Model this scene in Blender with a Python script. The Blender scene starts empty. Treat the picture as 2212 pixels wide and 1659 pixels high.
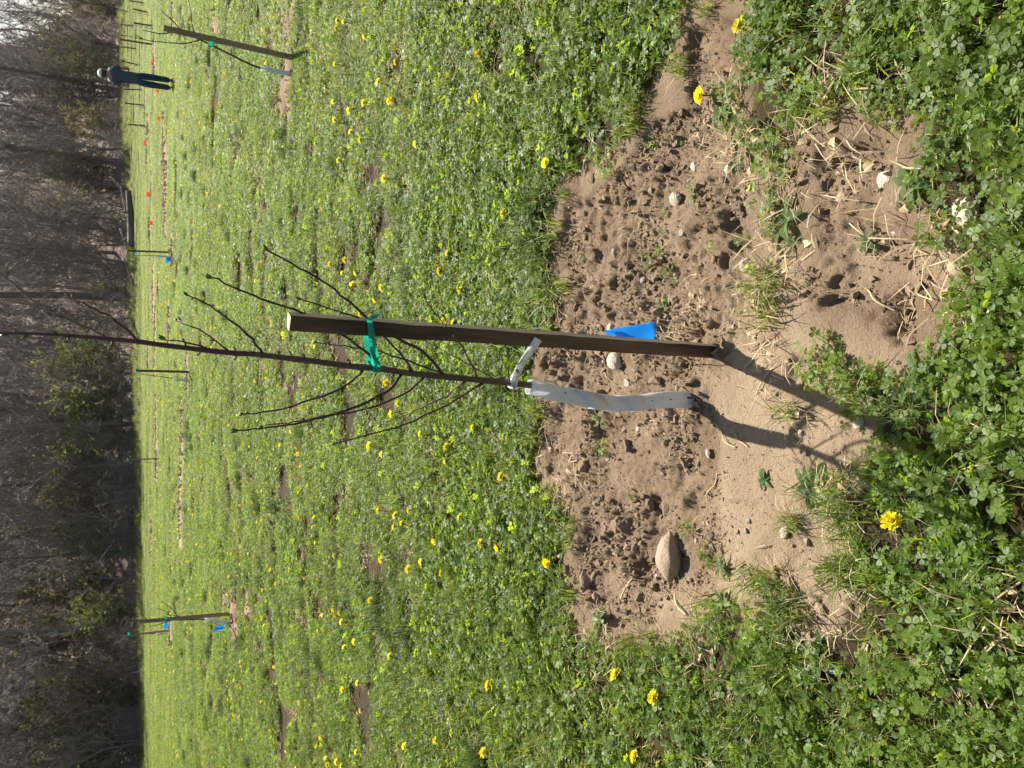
import bpy, bmesh, math, random
import numpy as np
from mathutils import Vector, Matrix

# ------------------------------------------------------------------ camera, sky, sun, exposure
C = bpy.context.scene
COL = C.collection
PITCH = math.radians(25.5)
CAM_H = 1.5
FPX = 1756.0                      # focal length in the 2212 px wide measuring grid
SP, CP = math.sin(PITCH), math.cos(PITCH)
cam = bpy.data.cameras.new('camera'); cam_o = bpy.data.objects.new('camera', cam); COL.objects.link(cam_o)
cam.sensor_width = 36; cam.lens = 36 * FPX / 2212; cam.clip_start = 0.05; cam.clip_end = 2000
R_ = Vector((0, -SP, -CP)); U_ = Vector((1, 0, 0)); F_ = Vector((0, CP, -SP))   # the phone was held turned: picture right is world down
M = Matrix((R_, U_, -F_)).transposed().to_4x4(); M.translation = (0, 0, CAM_H)
cam_o.matrix_world = M
cam.dof.use_dof = True; cam.dof.focus_distance = 2.3; cam.dof.aperture_fstop = 16
C.camera = cam_o

SUN_EL, SUN_AZ = math.radians(53), math.radians(20)
w = bpy.data.worlds.new('World'); C.world = w; w.use_nodes = True
nt = w.node_tree; bg = nt.nodes['Background']
sky = nt.nodes.new('ShaderNodeTexSky'); sky.sky_type = 'NISHITA'; sky.sun_disc = False
sky.sun_elevation = SUN_EL; sky.sun_rotation = SUN_AZ; sky.air_density = 1.2; sky.dust_density = 2.0
nt.links.new(sky.outputs[0], bg.inputs[0]); bg.inputs[1].default_value = 0.05
sun = bpy.data.lights.new('sun', 'SUN'); sun.energy = 5.0; sun.angle = math.radians(0.53); sun.color = (1, 0.94, 0.84)
sun_o = bpy.data.objects.new('sun', sun); COL.objects.link(sun_o)
sdir = Vector((math.sin(SUN_AZ) * math.cos(SUN_EL), math.cos(SUN_AZ) * math.cos(SUN_EL), math.sin(SUN_EL)))
sun_o.rotation_euler = sdir.to_track_quat('Z', 'Y').to_euler(); sun_o.location = (0, 0, 30)
vs = C.view_settings; vs.view_transform = 'Standard'; vs.look = 'None'; vs.gamma = 1; vs.exposure = 1.38
vs.use_curve_mapping = False
C.cycles.max_bounces = 6; C.cycles.diffuse_bounces = 3; C.cycles.transmission_bounces = 4; C.cycles.transparent_max_bounces = 6
C.cycles.sample_clamp_indirect = 6

rng = np.random.default_rng(7)
random.seed(7)

# ------------------------------------------------------------------ noise and terrain
def _h(ix, iy, s):
    n = (ix.astype(np.int64) * 374761393 + iy.astype(np.int64) * 668265263 + s * 974634777) & 0xffffffff
    n = ((n ^ (n >> 13)) * 1274126177) & 0xffffffff
    n = n ^ (n >> 16)
    return n / 4294967295.0
def vn(x, y, s=0):
    x = np.asarray(x, float); y = np.asarray(y, float)
    ix = np.floor(x); iy = np.floor(y); fx = x - ix; fy = y - iy
    fx = fx * fx * fx * (fx * (fx * 6 - 15) + 10); fy = fy * fy * fy * (fy * (fy * 6 - 15) + 10)
    a = _h(ix, iy, s); b = _h(ix + 1, iy, s); c = _h(ix, iy + 1, s); d = _h(ix + 1, iy + 1, s)
    return 2 * (a + (b - a) * fx + (c - a) * fy + (a - b - c + d) * fx * fy) - 1
def fbm(x, y, s=0, o=4):
    r = 0; a = 0.5
    for k in range(o):
        r = r + a * vn(x + 17.3 * k, y - 9.1 * k, s + k); a *= 0.5; x = x * 2.03; y = y * 2.03
    return r
def sstep(a, b, v):
    t = np.clip((v - a) / (b - a), 0, 1); return t * t * (3 - 2 * t)

BY = [-50, 6, 8.5, 11, 14, 17, 24, 35, 48, 55, 62, 70, 80, 400]
BZ = [0, 0, .04, .15, .25, .31, .34, .44, .58, .85, 1.25, 1.75, 2.1, 2.1]
def edge_y(x):                     # where the meadow meets the wood
    return np.interp(x, [-60, -20, 0, 12, 22, 32, 80], [40, 46, 54, 60, 66, 71, 74])
def terrain(x, y):
    x = np.asarray(x, float); y = np.asarray(y, float)
    z = np.interp(y, BY, BZ)
    a = x / np.maximum(np.abs(y), 8)
    sl = np.interp(a, [-.8, -.1, .12, .28, .38, .47, 1.2], [.25, .25, .23, .19, .10, .03, .02])
    d = np.clip(y - edge_y(x) - 1, 0, 105)
    z = z + sl * d * sstep(0, 14, d)
    far = sstep(4, 30, y)
    return z + far * 0.05 * fbm(x * .3, y * .3, 5, 3)

def ray(px, py):
    return F_ * FPX + R_ * (px - 1106) + U_ * (829.5 - py)
def at(px, py, Y):                 # the point of a picture position on the upright plane y = Y
    d = ray(px, py); return Vector((0, 0, CAM_H)) + d * (Y / d.y)
_ts = np.concatenate([np.linspace(.4, 8, 400), np.geomspace(8.01, 160, 900)])
def gnd(px, py):                   # the ground point seen at a picture position
    d = ray(px, py); d = d / d.y
    X = d.x * _ts; Z = CAM_H + d.z * _ts; H = terrain(X, _ts)
    k = np.argmax(Z < H)
    if k == 0: k = len(_ts) - 1
    f0, f1 = (Z - H)[k - 1], (Z - H)[k]
    t = _ts[k - 1] + (_ts[k] - _ts[k - 1]) * (f0 / (f0 - f1 + 1e-9))
    return Vector((d.x * t, t, float(terrain(d.x * t, t))))
def z2(x, y): return (x * .2977, 438.9 + y * .2977)
def z3(x, y): return (x * .2977, 877.8 + y * .2977)
def z5(x, y): return (548.6 + x * .2977, 493.7 + y * .2977)
def z6(x, y): return (1042.3 + x * .2728, 603.5 + y * .2728)
def z7(x, y): return (1316.6 + x * .4047, 329.2 + y * .4047)
def z8(x, y): return (1152.0 + x * .2977, 877.8 + y * .2977)
def zr(x, y): return (219.4 + x * .0992, y * .0992)
def zl(x, y): return (252.4 + x * .124, 1289.2 + y * .124)
def z1(x, y): return (x * .2977, y * .2977)

# bare soil: outlines on the ground of the dug-over patches
def flat(px, py):
    d = ray(px, py); t = -CAM_H / d.z; return (d.x * t, d.y * t)
SPARSE = [flat(*p) for p in [(1560,380),(1640,420),(1720,470),(1760,560),(1700,700),(1690,780),(1640,760),(1600,620),(1600,480)]]
POLYS = [
    [flat(*p) for p in [(1215,440),(1208,520),(1235,600),(1232,690),(1205,740),(1165,775),(1180,860),(1192,930),(1185,1020),(1225,1055),
                        (1262,1110),(1268,1140),(1240,1200),(1240,1280),(1285,1350),(1370,1365),(1440,1325),(1560,1275),(1620,1255),
                        (1645,1180),(1690,1110),(1705,1045),(1735,980),(1712,930),(1668,880),(1648,830),(1655,760),(1640,690),(1600,620),
                        (1625,520),(1612,400),(1568,300),(1545,220),(1500,215),(1420,260),(1390,300),(1330,380),(1270,420)]],
    [flat(*p) for p in [(1490,60),(1600,45),(1605,95),(1560,165),(1545,230),(1490,230),(1470,150)]],
    [flat(*z7(*p)) for p in [(1100,-60),(1400,-40),(1560,120),(1420,250),(1300,330),(1480,420),(1720,560),(1760,650),(1660,760),(1650,900),
                             (1610,1090),(1420,1010),(1300,860),(1150,840),(1000,880),(940,720),(1010,630),(1170,600),(1140,480),(1070,330),(1110,180)]],
    [flat(*z7(*p)) for p in [(930,1400),(1100,1350),(1270,1470),(1220,1620),(980,1660)]],
    [flat(*z8(*p)) for p in [(1820,860),(1970,950),(2070,1040),(2060,1200),(1990,1370),(1880,1260),(1830,1100)]],
]
def poly_sd(x, y, poly):           # signed distance, positive inside
    P = np.array(poly); n = len(P); d2 = np.full(x.shape, 1e9); ins = np.zeros(x.shape, bool)
    for i in range(n):
        a = P[i]; b = P[(i + 1) % n]; e = b - a
        wx = x - a[0]; wy = y - a[1]
        t = np.clip((wx * e[0] + wy * e[1]) / (e @ e), 0, 1)
        d2 = np.minimum(d2, (wx - e[0] * t) ** 2 + (wy - e[1] * t) ** 2)
        c = ((a[1] > y) != (b[1] > y)) & (x < (b[0] - a[0]) * (y - a[1]) / (b[1] - a[1] + 1e-12) + a[0]); ins ^= c
    return np.where(ins, 1, -1) * np.sqrt(d2)
def near_soil(x, y):
    x = np.asarray(x, float); y = np.asarray(y, float); m = np.zeros(x.shape)
    k = (y < 4.2) & (y > .6) & (np.abs(x) < 3)
    if k.any():
        xx = x[k]; yy = y[k]; s = np.full(xx.shape, -9.)
        for p in POLYS: s = np.maximum(s, poly_sd(xx, yy, p))
        s = s + .045 * fbm(xx * 9, yy * 9, 31, 3) + .02 * fbm(xx * 40, yy * 40, 35, 2)
        m[k] = sstep(-.015, .03, s)
    return m
# strips of dug soil out in the meadow: (picture position, half length across, half depth) in metres
STRIPS = []
def strip(px, py, hl, hd, amt=1.0):
    g = gnd(px, py); STRIPS.append((g.x, g.y, hl, hd, amt))
for q in [(622,60,.42,.20),(628,160,.50,.22),(632,215,.35,.16),(612,240,.3,.1),(640,20,.3,.2),(470,35,.35,.22),(378,38,.5,.3),(336,130,1.0,.35),
          (320,325,1.3,.45),(357,330,1.5,.35),(360,395,1.7,.5),(334,640,1.2,.35),(338,740,1.6,.6),(322,770,.7,.4),
          (370,700,.7,.25),(410,805,.55,.3),(340,920,1.2,.4),(398,950,1.1,.3),(395,1075,1.2,.3),(373,1358,.6,.3),(490,1282,.28,.15),(506,1330,.34,.17),
          (518,1375,.22,.13),(340,1010,.8,.3),(330,1150,1.0,.3),(376,548,.5,.3),(325,500,.9,.25),(345,620,.6,.2),(540,1310,.2,.14),(316,220,.7,.4),(322,275,.7,.4)]:
    strip(*q)
def far_soil(x, y):
    x = np.asarray(x, float); y = np.asarray(y, float); m = np.zeros(x.shape)
    for (sx, sy, hl, hd, am) in STRIPS:
        k = (np.abs(x - sx) < hl * 1.8) & (np.abs(y - sy) < hd * 2.2)
        if not k.any(): continue
        xx = x[k]; yy = y[k]
        d = np.sqrt(((xx - sx) / hl) ** 2 + ((yy - sy) / hd) ** 2) + .5 * fbm(xx * 4, yy * 4, 41, 3)
        m[k] = np.maximum(m[k], am * sstep(1.15, .8, d))
    return m

HOLES = [(*flat(*z8(815, 745)), .040, .055), (*flat(*z8(720, 1200)), .055, .045), (*flat(*z7(1490, 930)), .045, .035), (*flat(*z7(1430, 430)), .035, .02),
         (*flat(*z7(430, 965)), .034, .035), (*flat(*z6(850, 640)), .035, .04), (*flat(*z6(850, 1140)), .03, .035), (*flat(*z7(1540, 790)), .03, .035),
         (*flat(*z8(830, 960)), .04, .03), (*flat(*z7(240, 570)), .022, .025), (*flat(*z7(400, 490)), .022, .025), (*flat(*z7(900, 960)), .02, .02)]
MOUNDS = [(*flat(*z8(260, 300)), .10, .04), (*flat(*z8(420, 470)), .10, .025), (*flat(*z6(600, 1500)), .08, .02), (*flat(*z7(640, 330)), .09, .03), (*flat(*z7(340, 380)), .07, .02),
          (*flat(*z7(1130, 640)), .07, .02), (*flat(*z7(1350, 350)), .06, .02), (*flat(*z8(400, 1230)), .06, .025), (*flat(*z6(950, 180)), .08, .02)]
STAKE_B = gnd(1524, 757); GUARD_B = gnd(1478, 864)
MOUNDS += [(STAKE_B.x - .02, STAKE_B.y + .02, .05, .014), (GUARD_B.x, GUARD_B.y + .01, .05, .012)]
def cracks(x, y):
    # a few polygonal shrinkage cracks: distance to cell borders of a jittered grid
    s = 6.0; X = x * s + .35 * fbm(x * 14, y * 14, 61, 2); Y = y * s + .35 * fbm(x * 14, y * 14, 63, 2)
    ix = np.floor(X); iy = np.floor(Y); d1 = np.full(X.shape, 9.); d2 = np.full(X.shape, 9.)
    for i in (-1, 0, 1):
        for j in (-1, 0, 1):
            cx = ix + i + _h(ix + i, iy + j, 71); cy = iy + j + _h(ix + i, iy + j, 72)
            d = np.hypot(X - cx, Y - cy); d2 = np.minimum(d2, np.maximum(d, d1)); d1 = np.minimum(d1, d)
    return (d2 - d1) / s
def soil_margin(x, y, d):
    x = np.asarray(x, float); y = np.asarray(y, float); s = np.full(x.shape, -9.)
    for p in POLYS: s = np.maximum(s, poly_sd(x, y, p))
    return sstep(-d - .02, -d + .02, s + .05 * fbm(x * 9, y * 9, 31, 3))
def worley(x, y, s):               # separate lumps of uneven size: highest of the bumps round each point
    ix = np.floor(x); iy = np.floor(y); r = np.zeros(x.shape)
    for i in (-1, 0, 1):
        for j in (-1, 0, 1):
            a, b = ix + i, iy + j; hh = _h(a, b, s + 20) ** 2; cx = a + _h(a, b, s); cy = b + _h(a, b, s + 10); rad = .35 + .45 * hh
            r = np.maximum(r, hh * np.sqrt(np.clip(1 - ((x - cx) ** 2 + (y - cy) ** 2) / rad ** 2, 0, 1)))
    return r
def rough_at(x, y):
    return sstep(-.22, .3, fbm(x * 2.6, y * 2.6, 21, 3) + np.clip((y - 1.78) * 1.1, -.5, .5) + .55 * sstep(.15, .5, x) + .7 * sstep(1.62, 1.45, y) * sstep(0, .2, x) - .35 * sstep(.0, -.35, x) * sstep(1.95, 1.7, y))
def relief(x, y, m=None):
    x = np.asarray(x, float); y = np.asarray(y, float)
    if m is None: m = near_soil(x, y)
    z = np.zeros(x.shape)
    k = (y < 4.4) & (y > .5) & (np.abs(x) < 3.2)
    if k.any():
        xx = x[k]; yy = y[k]; mm = m[k]
        rg = rough_at(xx, yy)
        wx = xx + .012 * vn(xx * 30, yy * 30, 91); wy = yy + .012 * vn(xx * 30, yy * 30, 92)
        bil = lambda f, s: np.abs(vn(wx * f, wy * f, s))
        pk = sstep(-.25, .35, fbm(xx * 6, yy * 6, 95, 3))
        c = .016 * fbm(xx * 7, yy * 7, 1, 2) + .012 * bil(17, 2) * pk + .036 * worley(wx * 20, wy * 20, 5) * pk + .022 * worley(wx * 46, wy * 46, 6) * (.4 + .6 * pk) + .010 * worley(wx * 95, wy * 95, 7) - .020
        sm = .012 * fbm(xx * 5, yy * 5, 8, 3) + .004 * worley(xx * 60, yy * 60, 4) + .0022 * fbm(xx * 60, yy * 60, 9, 2)
        cr = cracks(xx, yy); ck = sstep(.1, .4, fbm(xx * 2.2, yy * 2.2, 66, 2) + .25)
        v = -.016 + rg * c + (1 - rg) * sm - .012 * ck * sstep(.006, .0015, cr) * (1 - .5 * rg)
        for (hx, hy, r, dp) in HOLES:
            v = v - dp * np.exp(-(((xx - hx) ** 2 + (yy - hy) ** 2) / r ** 2) ** 1.5) * (1 + .4 * vn(xx * 40, yy * 40, 77))
        for (hx, hy, r, dp) in MOUNDS:
            v = v + dp * np.exp(-((xx - hx) ** 2 + (yy - hy) ** 2) / r ** 2)
        z[k] = mm * v + (1 - mm) * .012 * fbm(xx * 7, yy * 7, 12, 3)
    return z
def surf(x, y):                    # height of the finished ground surface
    x = np.atleast_1d(np.asarray(x, float)); y = np.atleast_1d(np.asarray(y, float))
    return terrain(x, y) + relief(x, y)
def surf1(x, y): return float(surf(x, y)[0])

# ------------------------------------------------------------------ node and mesh helpers
def new_mat(name):
    m = bpy.data.materials.new(name); m.use_nodes = True; n = m.node_tree; n.nodes.clear()
    out = n.nodes.new('ShaderNodeOutputMaterial'); return m, n, out
def N(n, t, **k):
    x = n.nodes.new(t)
    for a, v in k.items(): setattr(x, a, v)
    return x
def mixc(n, fac, a, b, mode='MIX'):
    x = N(n, 'ShaderNodeMix', data_type='RGBA', blend_type=mode)
    for s, v in ((x.inputs[0], fac), (x.inputs[6], a), (x.inputs[7], b)):
        if isinstance(v, bpy.types.NodeSocket): n.links.new(v, s)
        elif isinstance(v, (int, float)): s.default_value = v
        else: s.default_value = (*v, 1)
    return x.outputs[2]
def noise(n, scale, detail=4, rough=.55, vec=None, dist=0):
    x = N(n, 'ShaderNodeTexNoise'); x.inputs['Scale'].default_value = scale; x.inputs['Detail'].default_value = detail
    x.inputs['Roughness'].default_value = rough; x.inputs['Distortion'].default_value = dist
    if vec is not None: n.links.new(vec, x.inputs['Vector'])
    return x.outputs['Fac']
def ramp(n, fac, stops):
    x = N(n, 'ShaderNodeValToRGB'); e = x.color_ramp.elements
    while len(e) < len(stops): e.new(.5)
    for i, (p, c) in enumerate(stops):
        e[i].position = p; e[i].color = (*c, 1) if not isinstance(c, (int, float)) else (c, c, c, 1)
    n.links.new(fac, x.inputs[0]); return x.outputs[0]
def bump(n, h, strength, dist):
    x = N(n, 'ShaderNodeBump'); x.inputs['Strength'].default_value = strength; x.inputs['Distance'].default_value = dist
    n.links.new(h, x.inputs['Height']); return x.outputs[0]
def bsdf(n, col, rough=.6, spec=.4, nrm=None):
    x = N(n, 'ShaderNodeBsdfPrincipled')
    if isinstance(col, bpy.types.NodeSocket): n.links.new(col, x.inputs['Base Color'])
    else: x.inputs['Base Color'].default_value = (*col, 1)
    if isinstance(rough, bpy.types.NodeSocket): n.links.new(rough, x.inputs['Roughness'])
    else: x.inputs['Roughness'].default_value = rough
    x.inputs['Specular IOR Level'].default_value = spec
    if nrm is not None: n.links.new(nrm, x.inputs['Normal'])
    return x
def wpos(n): return N(n, 'ShaderNodeNewGeometry').outputs['Position']
def opos(n): return N(n, 'ShaderNodeTexCoord').outputs['Object']

def plain(name, col, rough=.6, spec=.4, var=.25, scale=40, bmp=0.0, trans=0.0, bscale=None):
    m, n, out = new_mat(name); v = opos(n)
    f = noise(n, scale, 5, .6, v)
    c = mixc(n, f, [x * (1 - var) for x in col], [min(1, x * (1 + var)) for x in col])
    nr = bump(n, noise(n, bscale or scale * 2, 4, .6, v), .6, bmp) if bmp else None
    b = bsdf(n, c, rough, spec, nr); s = b.outputs[0]
    if trans:
        t = N(n, 'ShaderNodeBsdfTranslucent'); n.links.new(c, t.inputs[0]); mx = N(n, 'ShaderNodeMixShader'); mx.inputs[0].default_value = trans
        n.links.new(s, mx.inputs[1]); n.links.new(t.outputs[0], mx.inputs[2]); s = mx.outputs[0]
    n.links.new(s, out.inputs[0]); return m

def leaf_mat(name, ca, cb, tcol, trans=.4, rough=.42, spec=.5, patch=None):
    m, n, out = new_mat(name)
    at_ = N(n, 'ShaderNodeAttribute', attribute_name='tint'); oi = N(n, 'ShaderNodeObjectInfo')
    c = mixc(n, at_.outputs['Fac'], ca, cb)
    if patch is not None:
        f = noise(n, .9, 4, .6, wpos(n)); f2 = ramp(n, f, [(.42, 0.0), (.68, .8)])
        c = mixc(n, f2, c, patch)
    hv = N(n, 'ShaderNodeHueSaturation'); n.links.new(c, hv.inputs['Color'])
    mr = N(n, 'ShaderNodeMapRange'); n.links.new(oi.outputs['Random'], mr.inputs[0]); mr.inputs[3].default_value = .7; mr.inputs[4].default_value = 1.22
    n.links.new(mr.outputs[0], hv.inputs['Value'])
    b = bsdf(n, hv.outputs[0], rough, spec)
    t = N(n, 'ShaderNodeBsdfTranslucent'); tc = mixc(n, 1.0, hv.outputs[0], tcol, 'MULTIPLY')
    n.links.new(tc, t.inputs[0])
    mx = N(n, 'ShaderNodeMixShader'); mx.inputs[0].default_value = trans
    n.links.new(b.outputs[0], mx.inputs[1]); n.links.new(t.outputs[0], mx.inputs[2]); n.links.new(mx.outputs[0], out.inputs[0])
    return m

MAT = {}
MAT['clover'] = leaf_mat('clover_leaf', (.046, .096, .012), (.120, .185, .028), (4.2, 3.5, 1.6), .48, .46, .26, (.085, .125, .022))
MAT['grass'] = leaf_mat('grass_blade', (.035, .072, .010), (.105, .150, .028), (3.6, 3.2, 1.8), .42, .48, .35, (.13, .145, .045))
MAT['tuft'] = leaf_mat('coarse_grass_blade', (.022, .050, .008), (.060, .100, .018), (2.6, 2.5, 1.4), .3, .5, .3)
MAT['weed'] = leaf_mat('weed_leaf', (.050, .100, .030), (.105, .155, .055), (3.2, 2.9, 1.4), .40, .5, .35)
MAT['straw'] = leaf_mat('dry_straw', (.27, .20, .11), (.54, .44, .28), (1.3, 1.2, .95), .3, .65, .25)
MAT['shrub'] = leaf_mat('young_leaf', (.070, .095, .024), (.115, .130, .038), (2.3, 2.3, 1.2), .42, .7, .08)
MAT['shrub_ochre'] = leaf_mat('young_ochre_leaf', (.095, .074, .030), (.145, .120, .050), (1.4, 1.4, 1.0), .4, .7, .08)
MAT['petal'] = leaf_mat('dandelion_petal', (.90, .72, .012), (.94, .84, .03), (1.1, 1.08, .8), .45, .7, .15)
MAT['needle'] = leaf_mat('evergreen_needle', (.012, .028, .014), (.025, .045, .02), (1.4, 1.5, 1), .2, .6, .3)

def soil_material(name, turf):
    m, n, out = new_mat(name); v = wpos(n)
    f1 = noise(n, 3.2, 5, .6, v); f2 = noise(n, 28, 6, .65, v); f3 = noise(n, 160, 5, .7, v)
    dry = mixc(n, f2, (.395, .288, .188), (.540, .405, .272))
    moist = mixc(n, f2, (.170, .115, .070), (.345, .246, .158))
    rg = N(n, 'ShaderNodeAttribute', attribute_name='rough').outputs['Fac']
    fm = mixc(n, .6, ramp(n, noise(n, 7, 5, .6, v), [(.40, 0.), (.60, 1.)]), rg)
    c = mixc(n, fm, dry, moist)
    c = mixc(n, ramp(n, f3, [(.56, 0.), (.74, .6)]), c, (.56, .44, .31))
    c = mixc(n, ramp(n, f3, [(.28, .55), (.42, 0.)]), c, (.13, .085, .05))
    if turf:
        sa = N(n, 'ShaderNodeAttribute', attribute_name='soil').outputs['Fac']
        th = mixc(n, f2, (.030, .024, .012), (.110, .078, .042))
        wd = N(n, 'ShaderNodeAttribute', attribute_name='wood').outputs['Fac']
        gr = mixc(n, f1, (.080, .105, .024), (.145, .150, .055))
        fa = N(n, 'ShaderNodeAttribute', attribute_name='distant').outputs['Fac']
        th = mixc(n, fa, th, gr)
        litter = mixc(n, noise(n, 2.2, 6, .7, v), (.130, .096, .074), (.300, .228, .178))
        th = mixc(n, wd, th, litter)
        c = mixc(n, sa, th, c)
    h = N(n, 'ShaderNodeMath', operation='MULTIPLY_ADD'); n.links.new(f3, h.inputs[0]); h.inputs[1].default_value = 1.0
    h2 = N(n, 'ShaderNodeMath', operation='ADD'); n.links.new(noise(n, 420, 3, .7, v), h2.inputs[0]); n.links.new(noise(n, 75, 6, .75, v), h2.inputs[1]); n.links.new(h2.outputs[0], h.inputs[2])
    b = bsdf(n, c, .95, .15, bump(n, h.outputs[0], 1.0, .011)); n.links.new(b.outputs[0], out.inputs[0]); return m
MAT['soil'] = soil_material('bare_soil', False)
MAT['ground'] = soil_material('meadow_ground', True)

def wood_material(name, light, dark, stain=.5):
    m, n, out = new_mat(name); v = opos(n)
    mp = N(n, 'ShaderNodeMapping'); mp.inputs['Scale'].default_value = (60, 60, 3.2); n.links.new(v, mp.inputs[0])
    g = noise(n, 1.6, 7, .65, mp.outputs[0], .6)
    mp2 = N(n, 'ShaderNodeMapping'); mp2.inputs['Scale'].default_value = (16, 16, 2.4); n.links.new(v, mp2.inputs[0])
    s = noise(n, 1, 5, .6, mp2.outputs[0])
    c = mixc(n, g, dark, light)
    c = mixc(n, ramp(n, s, [(.45, 0.), (.62, stain)]), c, [x * .25 for x in dark])
    b = bsdf(n, c, .75, .3, bump(n, g, .7, .002)); n.links.new(b.outputs[0], out.inputs[0]); return m
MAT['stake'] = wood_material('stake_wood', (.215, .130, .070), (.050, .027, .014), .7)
MAT['stake_side'] = wood_material('stake_dry_face', (.74, .60, .43), (.42, .31, .20), .3)  # light on the post's right face, put into a paler wood colour
MAT['stake_new'] = wood_material('stake_new_wood', (.40, .29, .17), (.20, .13, .07), .35)
MAT['cut'] = plain('end_grain', (.50, .38, .25), .85, .2, .25, 120)
MAT['twig'] = plain('peach_bark', (.050, .026, .020), .5, .5, .4, 90, .0012)
MAT['twig_red'] = plain('peach_shoot', (.085, .028, .030), .45, .5, .3, 90)
MAT['bark_light'] = plain('peach_trunk_bark', (.105, .070, .048), .6, .4, .4, 70, .0015)
MAT['bud'] = plain('bud_scale', (.36, .30, .20), .6, .3, .3, 300, 0, .2)
MAT['budgreen'] = plain('bud_green', (.17, .24, .05), .5, .4, .25, 300, 0, .3)
MAT['guard'] = plain('guard_plastic', (.90, .90, .89), .34, .5, .02, 30, 0, .42)
MAT['white'] = plain('tag_plastic', (.82, .82, .80), .4, .4, .03, 60, 0, .22)
MAT['ink'] = plain('ink', (.02, .02, .025), .6, .2, .1)
MAT['ink_grey'] = plain('ink_grey', (.16, .16, .17), .6, .2, .1)
MAT['tape'] = plain('green_tape', (.02, .42, .29), .2, .6, .15, 60, .0015, .6)
MAT['blue'] = plain('flag_blue', (.08, .50, .92), .4, .4, .05, 30, 0, .6)
MAT['orange'] = plain('flag_orange', (.98, .24, .05), .4, .4, .05, 30, 0, .55)
MAT['lime'] = plain('flag_lime', (.22, .80, .07), .4, .4, .05, 30, 0, .4)
MAT['wire'] = plain('steel_wire', (.20, .17, .14), .4, .5, .2)
MAT['bark'] = plain('forest_bark', (.120, .096, .080), .9, .2, .5, 6, .02, 0, 14)
MAT['bark_grey'] = plain('forest_bark_grey', (.185, .160, .140), .9, .2, .4, 6, .02, 0, 14)
MAT['branch'] = plain('forest_branch', (.210, .172, .150), .85, .2, .35, 3)
MAT['pale'] = plain('dead_wood', (.40, .36, .31), .85, .2, .3, 8)
MAT['skin'] = plain('skin', (.40, .20, .13), .55, .4, .08, 30)
MAT['shirt'] = plain('shirt_cloth', (.060, .075, .115), .85, .2, .15, 30, .002)
MAT['highlight_white'] = plain('highlight_white', (.8, .8, .8), .85, .2, .05, 30)  # sun highlight on the shirt's shoulders, painted as plain white
MAT['jeans'] = plain('jeans_cloth', (.028, .052, .105), .85, .2, .25, 25, .002)
MAT['boot'] = plain('shoe_leather', (.018, .016, .015), .6, .4, .2, 30)
MAT['hair'] = plain('dark_hair', (.02, .014, .01), .6, .4, .2, 200)
MAT['cap'] = plain('cap_cloth', (.62, .60, .52), .85, .2, .1, 60)
def stone_material(name, a, b, blot=None):
    m, n, out = new_mat(name); v = opos(n)
    f = noise(n, 30, 7, .65, v); f2 = noise(n, 140, 5, .7, v)
    c = mixc(n, f, a, b); c = mixc(n, ramp(n, f2, [(.58, 0.), (.75, .5)]), c, [x * .45 for x in a])
    if blot is not None: c = mixc(n, ramp(n, noise(n, 22, 3, .5, v), [(.52, 0.), (.6, .85)]), c, blot)
    b_ = bsdf(n, c, .9, .25, bump(n, f2, 1.0, .008)); n.links.new(b_.outputs[0], out.inputs[0]); return m
MAT['stone'] = stone_material('tan_stone', (.27, .195, .13), (.42, .325, .235))
MAT['stone_pale'] = stone_material('pale_stone', (.44, .36, .265), (.58, .50, .39))
MAT['stone_grey'] = stone_material('grey_stone', (.24, .20, .165), (.36, .30, .25))
MAT['stone_red'] = stone_material('blotched_stone', (.50, .38, .28), (.60, .50, .40), (.38, .22, .17))
MAT['stone_pink'] = stone_material('pink_stone', (.42, .29, .24), (.52, .40, .34))
MAT['clod'] = stone_material('soil_clod', (.20, .135, .085), (.33, .235, .155))

def link(name, me, mat=None, parent=None):
    o = bpy.data.objects.new(name, me); COL.objects.link(o)
    if mat is not None:
        for m in (mat if isinstance(mat, (list, tuple)) else [mat]): me.materials.append(m)
    if parent is not None: o.parent = parent
    return o
def mesh(name, V, F, smooth=True):
    me = bpy.data.meshes.new(name); me.from_pydata([tuple(v) for v in V], [], [tuple(f) for f in F]); me.update()
    if smooth: me.polygons.foreach_set('use_smooth', [True] * len(me.polygons))
    return me
def tag(o, label, cat, group=None, kind=None):
    o['label'] = label; o['category'] = cat
    if group: o['group'] = group
    if kind: o['kind'] = kind
    return o
def empty(name, loc, label=None, cat=None, group=None):
    o = bpy.data.objects.new(name, None); COL.objects.link(o); o.location = loc; o.empty_display_size = .1
    if label: tag(o, label, cat, group)
    return o

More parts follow.
